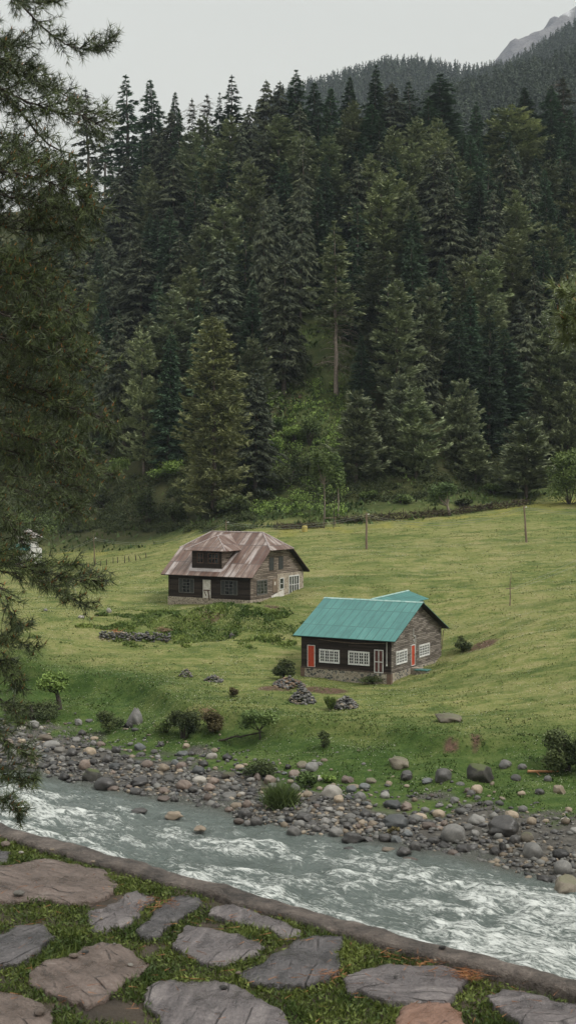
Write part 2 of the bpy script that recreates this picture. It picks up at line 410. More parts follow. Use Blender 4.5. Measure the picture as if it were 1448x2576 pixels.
for s_ in [(665,1070,2.2,4.5,200),(436,868,1.5,3,200),(1290,1218,3.2,2.5,200),(748,998,.8,1.4,200)]:
    soil = np.maximum(soil, patch(*s_))
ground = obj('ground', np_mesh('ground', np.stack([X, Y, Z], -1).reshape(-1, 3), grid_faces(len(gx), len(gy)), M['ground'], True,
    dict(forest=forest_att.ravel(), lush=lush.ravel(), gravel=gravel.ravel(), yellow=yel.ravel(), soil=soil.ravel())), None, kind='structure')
ground['label'] = 'grassy meadow rising from a gravel river bank to a steep wooded slope'

# ---------------------------------------------------------------- river
def water_material():
    m, nt, b = new_mat('glacial river water', rough=.12, spec=.5)
    co = coords(nt, 'Object', (1, 1, 1), rot=(0, 0, R(38.3)))
    mp = nt.nodes.new('ShaderNodeMapping'); mp.inputs['Scale'].default_value = (.55, 1.5, 1); nt.links.new(co, mp.inputs[0])
    n1 = noise(nt, mp.outputs[0], 1.6, 8, .72, 1.3); n2 = noise(nt, mp.outputs[0], 6.5, 5, .7, .8)
    f = math_(nt, 'ADD', attr(nt, 'foam'), math_(nt, 'ADD', math_(nt, 'MULTIPLY', math_(nt, 'SUBTRACT', n1, .5), 2.3), math_(nt, 'MULTIPLY', math_(nt, 'SUBTRACT', n2, .5), .8)))
    fo = ramp(nt, f, [(.36, 0.0), (.55, .28), (.82, 1.0)])
    base = mixc(nt, n1, (.075, .100, .090), (.165, .195, .180))
    shallow = mixc(nt, n2, (.05, .05, .04), (.10, .095, .075)); base = mixc(nt, attr(nt, 'shallow'), base, shallow)
    setc(nt, b, mixc(nt, fo, base, (.72, .75, .72)))
    nt.links.new(math_(nt, 'ADD', math_(nt, 'MULTIPLY', fo, .5), .13), b.inputs['Roughness'])
    bump(nt, b, math_(nt, 'ADD', n1, math_(nt, 'MULTIPLY', n2, .5)), 1.0, .30); return m
M['water'] = water_material()
wa = axis([(-340,-130,2.0),(-130,-20,.22),(-20,160,2.0)]); wcx = np.arange(36, 74.01, .22)
WA, WC = np.meshgrid(wa, wcx)
wx = .785 * WA + .62 * WC; wy = -.62 * WA + .785 * WC
act = sstep(70, 61, WC) * .85 + .15
s1 = fbm(WA * .16 + .6 * vn(WA * .2, WC * .2, 7), WC * .36, 101, 4)
s2 = 1 - np.abs(fbm(WA * .30 + vn(WA * .3, WC * .3, 9), WC * .55, 120, 3))
wz = -21.0 + act * (.42 * s1 + .36 * (s2 - .5)) + .075 * fbm(WA * 1.0, WC * 2.2, 130, 4, .6)
band = np.exp(-((WC - 58.3 - np.clip(-WA - 33, -20, 60) * .12 - 1.5 * vn(WA * .05, WC * 0, 4)) / 2.4) ** 2) * .50 + np.exp(-((WC - 53) / 4.0) ** 2) * .30
foam = .34 + (band * .55 + .20 * sstep(67, 62, WC)) * (.35 + 1.0 * sstep(-.3, .6, fbm(WA * .09, WC * .25, 141, 3))) + .34 * s1 * act + .42 * (s2 - .60) * act
foam -= .30 * sstep(64, 68, WC)
foam = np.minimum(foam, .64); shallow = sstep(66.5, 69.5, WC)
river = obj('river', np_mesh('river', np.stack([wx, wy, wz], -1).reshape(-1, 3), grid_faces(len(wa), len(wcx)), M['water'], True,
    dict(foam=foam.ravel(), shallow=shallow.ravel() * .8)), None, kind='structure')
river['label'] = 'fast grey green mountain river with white rapids'

# ---------------------------------------------------------------- terrace, kerb wall, flagstones
KU = np.array([.758, -.653]); KN = np.array([.653, .758])
def kp(a, c): return KU * a + KN * c
M['soil_near'] = noise_mat('dark damp soil', [(.3, (.020, .016, .012)), (.6, (.055, .042, .030)), (.8, (.10, .06, .04))], 6, rough=.8, bmp=.8, bd=.03)
M['concrete'] = None
def kerb_material():
    m, nt, b = new_mat('wet brown concrete', rough=.55, spec=.4)
    co = coords(nt, 'Object'); n1 = noise(nt, co, 3.5, 6, .65); n2 = noise(nt, co, 60, 5, .75); n3 = noise(nt, co, 14, 5, .6, .6)
    f = math_(nt, 'ADD', math_(nt, 'MULTIPLY', n1, .36), math_(nt, 'ADD', math_(nt, 'MULTIPLY', n2, .32), math_(nt, 'MULTIPLY', n3, .32)))
    setc(nt, b, ramp(nt, f, [(.40, (.040, .033, .028)), (.47, (.095, .078, .067)), (.54, (.150, .122, .104)), (.62, (.26, .22, .19))]))
    bump(nt, b, math_(nt, 'ADD', n2, math_(nt, 'MULTIPLY', n3, 1.3)), 1.0, .028); return m
M['concrete'] = kerb_material()
def slate_material(name, stops, rough):
    m, nt, b = new_mat(name, rough=rough, spec=.5)
    co = coords(nt, 'Object', rnd=False); oi = nt.nodes.new('ShaderNodeObjectInfo')
    rt = nt.nodes.new('ShaderNodeVectorRotate'); rt.rotation_type = 'Z_AXIS'; nt.links.new(co, rt.inputs['Vector'])
    nt.links.new(math_(nt, 'MULTIPLY', oi.outputs['Random'], 3.0), rt.inputs['Angle'])
    mp = nt.nodes.new('ShaderNodeMapping'); mp.inputs['Scale'].default_value = (3, 13, 1); nt.links.new(rt.outputs[0], mp.inputs[0])
    n1 = noise(nt, mp.outputs[0], 1.0, 6, .62, 1.6); n2 = noise(nt, co, 5, 6, .65, .3); n3 = noise(nt, co, 70, 4, .7)
    wv = nt.nodes.new('ShaderNodeTexVoronoi'); wv.feature = 'DISTANCE_TO_EDGE'; wv.inputs['Scale'].default_value = 1.0; nt.links.new(mp.outputs[0], wv.inputs['Vector'])
    ck = ramp(nt, wv.outputs['Distance'], [(.0, 1.0), (.035, 0.0)]); ck = math_(nt, 'MULTIPLY', ck, ramp(nt, n2, [(.5, 0.0), (.62, 1.0)]))
    n4 = noise(nt, co, 190, 3, .8); n3 = math_(nt, 'ADD', math_(nt, 'MULTIPLY', n3, .6), math_(nt, 'MULTIPLY', n4, .4))
    f = math_(nt, 'ADD', math_(nt, 'MULTIPLY', n1, .30), math_(nt, 'ADD', math_(nt, 'MULTIPLY', n2, .38), math_(nt, 'MULTIPLY', n3, .32)))
    c = ramp(nt, f, stops); setc(nt, b, mixc(nt, math_(nt, 'MULTIPLY', ck, .7), c, (.02, .018, .017)))
    nt.links.new(ramp(nt, n2, [(.40, rough * .45), (.60, min(1, rough * 1.6))]), b.inputs['Roughness'])
    bump(nt, b, math_(nt, 'ADD', math_(nt, 'ADD', math_(nt, 'ADD', math_(nt, 'MULTIPLY', n1, .6), math_(nt, 'MULTIPLY', n2, 1.2)), math_(nt, 'MULTIPLY', n3, .30)), math_(nt, 'MULTIPLY', ck, -.5)), 1.0, .035); return m
M['slate'] = slate_material('wet purple grey slate', [(.38, (.026, .023, .023)), (.46, (.086, .075, .076)), (.53, (.140, .122, .122)), (.62, (.24, .215, .205))], .36)
M['slate_dark'] = slate_material('wet dark grey slate', [(.38, (.018, .018, .019)), (.47, (.054, .050, .052)), (.55, (.095, .086, .088)), (.63, (.18, .16, .155))], .33)
M['slate_brown'] = slate_material('wet red brown slate', [(.38, (.032, .023, .018)), (.46, (.088, .064, .052)), (.54, (.138, .102, .085)), (.63, (.22, .185, .165))], .42)
M['slate_orange'] = slate_material('orange sandstone', [(.34, (.10, .05, .03)), (.5, (.20, .11, .075)), (.7, (.28, .18, .14))], .5)

ta = np.arange(-9, 9.01, .08); tcx = np.concatenate([np.arange(-8, 0, .5), np.arange(0, 3.65, .07)])
TA, TC = np.meshgrid(ta, tcx); tx = KU[0] * TA + KN[0] * TC; ty = KU[1] * TA + KN[1] * TC
def tz(x, y): return .012 * fbm(x * 2.2, y * 2.2, 200, 3)
obj('terrace_ground', np_mesh('terrace_ground', np.stack([tx, ty, tz(tx, ty)], -1).reshape(-1, 3), grid_faces(len(ta), len(tcx)), M['soil_near'], True), None, kind='structure')

def terr(cx, cy):
    """photo position on the terrace (half-size crop units) -> ground point"""
    d = ray(cx * .5, 2012.8 + cy * .5); D = -CAMZ / d[2]; return (d[0] * D, D)
def kerb():
    a = np.arange(-7.5, 7.51, .025); n = len(a)
    prof = [(3.637, -.5), (3.637, .020), (3.643, .032), (3.69, .036), (3.734, .034), (3.744, .024), (3.752, -1.2)]
    V = []
    for i, ai in enumerate(a):
        jo = .013 * fbm(np.array([ai * 3.2]), np.array([3.]), 210, 5, .7)[0]; jt = .010 * fbm(np.array([ai * 6]), np.array([7.]), 214, 3)[0]
        chip = -.03 * math.exp(-((ai + 1.02) / .05) ** 2) - .008 * (ai > -1.0) - .02 * math.exp(-((ai - 1.35) / .03) ** 2)
        for k, (c, z) in enumerate(prof):
            cc = c + (jo if k < 3 else -jo * .7) + (chip if k >= 4 else 0); p = kp(ai, cc); V.append((p[0], p[1], z + (jt if 0 < k < 6 else 0) + (chip * .6 if k in (4, 5) else 0)))
    k = len(prof); Fc = grid_faces(k, n)
    # end caps left open far outside the frame are closed with quads
    me = np_mesh('kerb_wall', V, Fc, M['concrete'], True)
    return obj('kerb_wall', me, None, label='low wet brown concrete kerb wall along the terrace edge above the river', cat='kerb wall')
kerb()

stones = [
 ('slate_brown', 'large red brown flagstone at the left, below the kerb wall', [(-260,420),(-80,365),(120,335),(250,315),(400,345),(520,380),(585,440),(560,490),(460,540),(350,548),(250,520),(120,530),(-60,535),(-240,500)]),
 ('slate', 'pale slate flagstone split by a long curved crack, beside the large brown one', [(440,590),(560,545),(640,500),(700,490),(790,510),(760,540),(700,600),(640,650),(560,665),(480,680),(455,640)]),
 ('slate_dark', 'dark narrow slate flagstone tapering towards the viewer, close to the kerb', [(860,505),(940,500),(1020,520),(1000,560),(940,600),(880,640),(820,670),(800,700),(710,705),(700,670),(760,620),(810,570),(850,530)]),
 ('slate', 'long thin grey flagstone lying along the kerb wall', [(1100,560),(1180,555),(1300,590),(1448,640),(1510,680),(1500,705),(1420,715),(1330,670),(1200,640),(1050,605)]),
 ('slate', 'smooth light purple flagstone in the middle of the terrace', [(950,665),(1050,672),(1150,700),(1300,740),(1330,765),(1270,810),(1150,850),(1020,850),(950,810),(880,760),(900,710)]),
 ('slate_dark', 'dark grey flagstone cut off by the left edge, under the grassy strip', [(-220,720),(-100,690),(0,690),(90,660),(200,655),(260,700),(250,750),(190,790),(110,835),(0,850),(-160,840)]),
 ('slate_brown', 'rough brown flagstone with white and pink chips lying on it', [(350,820),(440,775),(520,745),(600,755),(680,800),(750,850),(730,890),(650,940),(590,990),(520,1030),(440,1065),(350,1030),(210,975),(150,930),(160,870),(260,830)]),
 ('slate_brown', 'brown flagstone in the bottom left corner', [(-150,1000),(0,990),(100,1010),(200,1040),(250,1090),(280,1180),(200,1260),(-120,1280)]),
 ('slate', 'big ridged grey flagstone at the bottom middle of the terrace', [(720,1040),(740,980),(800,935),(950,935),(1090,925),(1150,950),(1250,990),(1320,1050),(1400,1075),(1450,1160),(1380,1260),(1000,1280),(820,1180),(800,1110)]),
 ('slate_dark', 'wide cracked slate flagstone reaching from the kerb to the middle', [(1200,905),(1290,860),(1390,800),(1448,765),(1480,735),(1580,700),(1720,708),(1733,740),(1690,785),(1700,850),(1700,890),(1620,925),(1540,950),(1400,955),(1270,940)]),
 ('slate', 'broad wet flagstone with a small pebble on it, right of centre', [(1738,925),(1838,880),(1948,850),(2098,850),(2228,850),(2308,880),(2338,930),(2298,980),(2248,1030),(2048,1035),(1928,1025),(1828,985),(1758,975)]),
 ('slate_orange', 'orange sandstone slab at the bottom edge', [(1998,1080),(2068,1040),(2148,1038),(2268,1045),(2298,1080),(2340,1160),(2320,1230),(2010,1240)]),
 ('slate', 'grey flagstone in the bottom right corner', [(2468,1010),(2528,980),(2648,990),(2748,1020),(2896,1050),(2980,1090),(2960,1190),(2648,1200),(2548,1100),(2488,1060)]),
 ('slate_dark', 'small dark flagstone at the left edge just below the kerb wall', [(-90,262),(0,268),(40,280),(50,310),(20,332),(-80,335)]),
]
POLYS = []
for mk, lab, pts in stones:
    P = np.array([terr(*p) for p in pts]); POLYS.append(P)
    cen = P.mean(0)
    # densify + jitter the outline
    out = []
    for i in range(len(P)):
        a, b = P[i], P[(i + 1) % len(P)]; k = max(2, int(np.linalg.norm(b - a) / .010))
        for j in range(k): out.append(a + (b - a) * j / k)
    O = np.array(out); 
    O = cen + (O - cen) * 1.02
    O = O + .009 * np.stack([fbm(O[:, 0] * 22, O[:, 1] * 22, 220, 4, .65), fbm(O[:, 0] * 22, O[:, 1] * 22, 230, 4, .65)], 1)
    n = len(O); rings = [(1.0, -.03), (1.0, .010), (.996, .016), (.985, .020), (.85, .022), (.78, .024), (.7, .024), (.6, .024), (.5, .024), (.4, .024), (.3, .024), (.2, .024), (.1, .024)]
    V = []
    for s, z in rings:
        q = cen + (O - cen) * s; zz = z + (.007 * fbm(q[:, 0] * 8, q[:, 1] * 8, 240, 4) + .0035 * fbm(q[:, 0] * 22, q[:, 1] * 9, 250, 3) if s < 1 else 0)
        V.append(np.c_[q - cen, np.broadcast_to(zz, n)])
    V.append(np.array([[0, 0, .024]])); V = np.vstack(V)
    bm = bmesh.new(); vs = [bm.verts.new(v) for v in V]
    for r_ in range(len(rings) - 1):
        for j in range(n):
            bm.faces.new([vs[r_ * n + j], vs[r_ * n + (j + 1) % n], vs[(r_ + 1) * n + (j + 1) % n], vs[(r_ + 1) * n + j]]).smooth = True
    b0 = (len(rings) - 1) * n
    for j in range(n): bm.faces.new([vs[b0 + j], vs[b0 + (j + 1) % n], vs[-1]]).smooth = True
    me = bpy.data.meshes.new('flagstone'); bm.to_mesh(me); bm.free(); me.materials.append(M[mk])
    o = obj('flagstone', me, None, label=lab, cat='flagstone', group='flagstones set in the grass of the terrace'); o.location = (cen[0], cen[1], 0)

def in_poly(x, y, P):
    ins = np.zeros(x.shape, bool); n = len(P)
    for i in range(n):
        x0, y0 = P[i]; x1, y1 = P[(i + 1) % n]
        c = ((y0 > y) != (y1 > y)) & (x < (x1 - x0) * (y - y0) / (y1 - y0 + 1e-12) + x0); ins ^= c
    return ins
# grass and clover between the flagstones
M['near_grass'] = leaf_mat('terrace grass', (.028, .050, .008), (.135, .165, .035), rough=.6, ovar=0)
n = 330000
gx_ = RNG.uniform(-1.9, 1.6, n); gy_ = RNG.uniform(3.2, 6.2, n)
kc = KN[0] * gx_ + KN[1] * gy_
ok = (kc < 3.632) & (np.abs(gx_) < .25 * gy_ + .15)
for P in POLYS:
    c0 = P.mean(0); ok &= ~in_poly(gx_, gy_, c0 + (P - c0) * .97)
dn = fbm(gx_ * 4, gy_ * 4, 260, 3)
ok &= (dn > -.75 + .3 * RNG.random(n))
gx_, gy_, dn = gx_[ok], gy_[ok], dn[ok]; n = len(gx_)
P0 = np.stack([gx_, gy_, tz(gx_, gy_) - .003], 1)
dirs = nrm(np.stack([RNG.normal(0, .55, n), RNG.normal(0, .55, n), np.ones(n)], 1))
L_ = RNG.uniform(.016, .042, n) * (1 + .5 * np.clip(dn, -.3, 1)); kk = RNG.random(n)
leafy = kk > .72; L_[leafy] *= .6
Wd_ = np.where(leafy, .0075, .0032) * RNG.uniform(.7, 1.4, n)
P0[leafy, 2] += RNG.uniform(.004, .018, leafy.sum()); dirs[leafy] = nrm(dirs[leafy] * np.array([1.6, 1.6, .5]))
V, Fc = tris_from(P0, dirs, L_, Wd_, RNG)
tone = np.repeat(np.clip(.32 + .4 * fbm(gx_ * 9, gy_ * 9, 265, 3) + RNG.normal(0, .22, n), 0, 1), 3)
obj('terrace_grass', np_mesh('terrace_grass', V, Fc, M['near_grass'], False, dict(tone=tone)), None, kind='stuff', label='short grass and clover growing in the joints between the flagstones')
# dry needles on the stones
M['dry'] = leaf_mat('dry pine needles', (.16, .06, .025), (.30, .14, .06), ovar=0)
n = 900; nx_ = RNG.uniform(-1.5, 1.5, n); ny_ = RNG.uniform(3.3, 5.9, n); okk = (KN[0] * nx_ + KN[1] * ny_ < 3.63)
for (cx, cy, s, m_) in ((2345, 915, .03, 160), (2150, 840, .07, 90), (1640, 915, .04, 60), (780, 560, .05, 70)):
    q = terr(cx, cy); nx_ = np.r_[nx_, RNG.normal(q[0], s, m_)]; ny_ = np.r_[ny_, RNG.normal(q[1], s * .8, m_)]; okk = np.r_[okk, np.ones(m_, bool)]
okk &= (KN[0] * nx_ + KN[1] * ny_ < 3.63); nx_ = nx_[okk]; ny_ = ny_[okk]; n = len(nx_)
V, Fc = tris_from(np.stack([nx_, ny_, np.full(n, .028)], 1), nrm(np.stack([RNG.normal(size=n), RNG.normal(size=n), RNG.normal(0, .06, n)], 1)), RNG.uniform(.02, .06, n), np.full(n, .0022), RNG)
obj('dry_needles', np_mesh('dry_needles', V, Fc, M['dry'], False, dict(tone=np.repeat(RNG.random(n), 3))), None, kind='stuff', label='fallen rusty pine needles scattered over the flagstones')

# ---------------------------------------------------------------- rocks
def rock_mesh(name, seed, mat, sub=3, rough=.10, flat=False):
    rr = np.random.default_rng(seed); bm = bmesh.new(); bmesh.ops.create_icosphere(bm, subdivisions=sub, radius=.5)
    ph = rr.uniform(0, 6.28, (6, 3)); fr = rr.uniform(1.6, 5.0, (6, 3)); cuts = nrm(rr.normal(size=(5, 3))); cd = rr.uniform(.30, .46, 5)
    for v in bm.verts:
        p = np.array(v.co); d = p / np.linalg.norm(p)
        k = 1 + rough * sum(math.sin(float(np.dot(fr[i], d)) * 1.3 + ph[i, 0]) / (1 + i * .5) for i in range(6)) * .45
        p = d * .5 * k
        if flat:
            for c_, q in zip(cuts, cd):
                t = np.dot(p, c_)
                if t > q: p = p - c_ * (t - q) * .85
        v.co = Vector(p)
    for f in bm.faces: f.smooth = True
    me = bpy.data.meshes.new(name); bm.to_mesh(me); bm.free(); me.materials.append(mat); return me
def rock_material(name, stops, rough, moss=0.0, spec=.4):
    m, nt, b = new_mat(name, rough=rough, spec=spec)
    co = coords(nt, 'Object', rnd=True); n1 = noise(nt, co, 2.6, 6, .62, .4); n2 = noise(nt, co, 14, 5, .7)
    oi = nt.nodes.new('ShaderNodeObjectInfo')
    f = math_(nt, 'ADD', math_(nt, 'MULTIPLY', n1, .6), math_(nt, 'MULTIPLY', n2, .4)); c = ramp(nt, f, stops)
    k = math_(nt, 'ADD', math_(nt, 'MULTIPLY', oi.outputs['Random'], .85), .36)
    mu = nt.nodes.new('ShaderNodeVectorMath'); mu.operation = 'SCALE'; nt.links.new(c, mu.inputs[0]); nt.links.new(k, mu.inputs['Scale']); c = mu.outputs[0]
    if moss:
        ge = nt.nodes.new('ShaderNodeNewGeometry'); sx = nt.nodes.new('ShaderNodeSeparateXYZ'); nt.links.new(ge.outputs['Normal'], sx.inputs[0])
        mf = ramp(nt, math_(nt, 'ADD', math_(nt, 'MULTIPLY', sx.outputs['Z'], .6), math_(nt, 'MULTIPLY', n1, .8)), [(.72, 0.0), (.9, moss)])
        c = mixc(nt, mf, c, (.06, .075, .022))
    setc(nt, b, c); bump(nt, b, math_(nt, 'ADD', n1, math_(nt, 'MULTIPLY', n2, .6)), .6, .06); return m
RM = {
 'grey': rock_material('grey river stone', [(.3, (.085, .085, .082)), (.5, (.17, .165, .155)), (.7, (.26, .25, .23))], .6),
 'dark': rock_material('wet dark stone', [(.3, (.022, .022, .021)), (.5, (.048, .045, .043)), (.7, (.095, .088, .08))], .34),
 'tan': rock_material('tan stone', [(.3, (.16, .125, .088)), (.5, (.25, .20, .145)), (.7, (.34, .29, .23))], .6),
 'pink': rock_material('reddish brown stone', [(.3, (.09, .064, .050)), (.5, (.16, .122, .10)), (.7, (.24, .195, .165))], .5),
 'blue': rock_material('blue grey stone', [(.3, (.055, .060, .062)), (.5, (.10, .108, .11)), (.7, (.16, .165, .16))], .5),
 'pale': rock_material('pale stone', [(.3, (.24, .22, .19)), (.5, (.36, .335, .295)), (.7, (.46, .44, .40))], .65),
 'moss': rock_material('mossy dark stone', [(.3, (.012, .012, .010)), (.5, (.032, .030, .025)), (.7, (.085, .08, .068))], .7, moss=.9),
 'mosstan': rock_material('mossy tan stone', [(.3, (.09, .08, .06)), (.5, (.18, .155, .12)), (.7, (.26, .23, .19))], .7, moss=.5),
}
ROCKM = [rock_mesh('river_rock', 300 + i, RM['grey'], 3, .09 + .03 * (i % 3), flat=(i % 3 != 0)) for i in range(9)]
JAGM = [rock_mesh('boulder', 330 + i, RM['grey'], 4, .16, True) for i in range(4)]
def _pointed():
    me = JAGM[0].copy(); 
    for v in me.vertices:
        t = min(1, max(0, v.co.z + .5)); k = max(.42, 1.12 - .70 * t ** 1.4); v.co.x = v.co.x * k + .14 * t; v.co.y *= k; v.co.z *= .85
    return me
POINTED = _pointed()
def put_rock(name, px, py, w, h, mk, label, mesh=None, group=None, sink=.30, cat='rock', on_water=False, yaw=None):
    """px,py: centre of the stone in the photo; w,h its apparent size there"""
    base = hit(px, py + h * .42)
    if on_water or base[2] < -21.1:
        d = ray(px, py + h * .42); D = (-21.02 - CAMZ) / d[2]; base = np.array([d[0] * D, D, -21.02])
    k = base[1] / FPX; W_ = w * k * 1.03; el = 0.22
    H_ = max(h * k * 1.25 - .15 * W_ * el, .3 * W_)
    me = mesh or ROCKM[random.randrange(9)]
    o = bpy.data.objects.new(name, me); link(o)
    dp = W_ * random.uniform(.75, 1.0)
    o.scale = (W_, dp, H_); o.rotation_euler = (random.uniform(-.12, .12), random.uniform(-.15, .15), random.uniform(-.5, .5) if yaw is None else yaw)
    o.location = (base[0], base[1] + dp * .25, base[2] + H_ * (.5 - sink))
    o.material_slots[0].link = 'OBJECT'; o.material_slots[0].material = RM[mk]
    tag(o, label, cat, group); return o
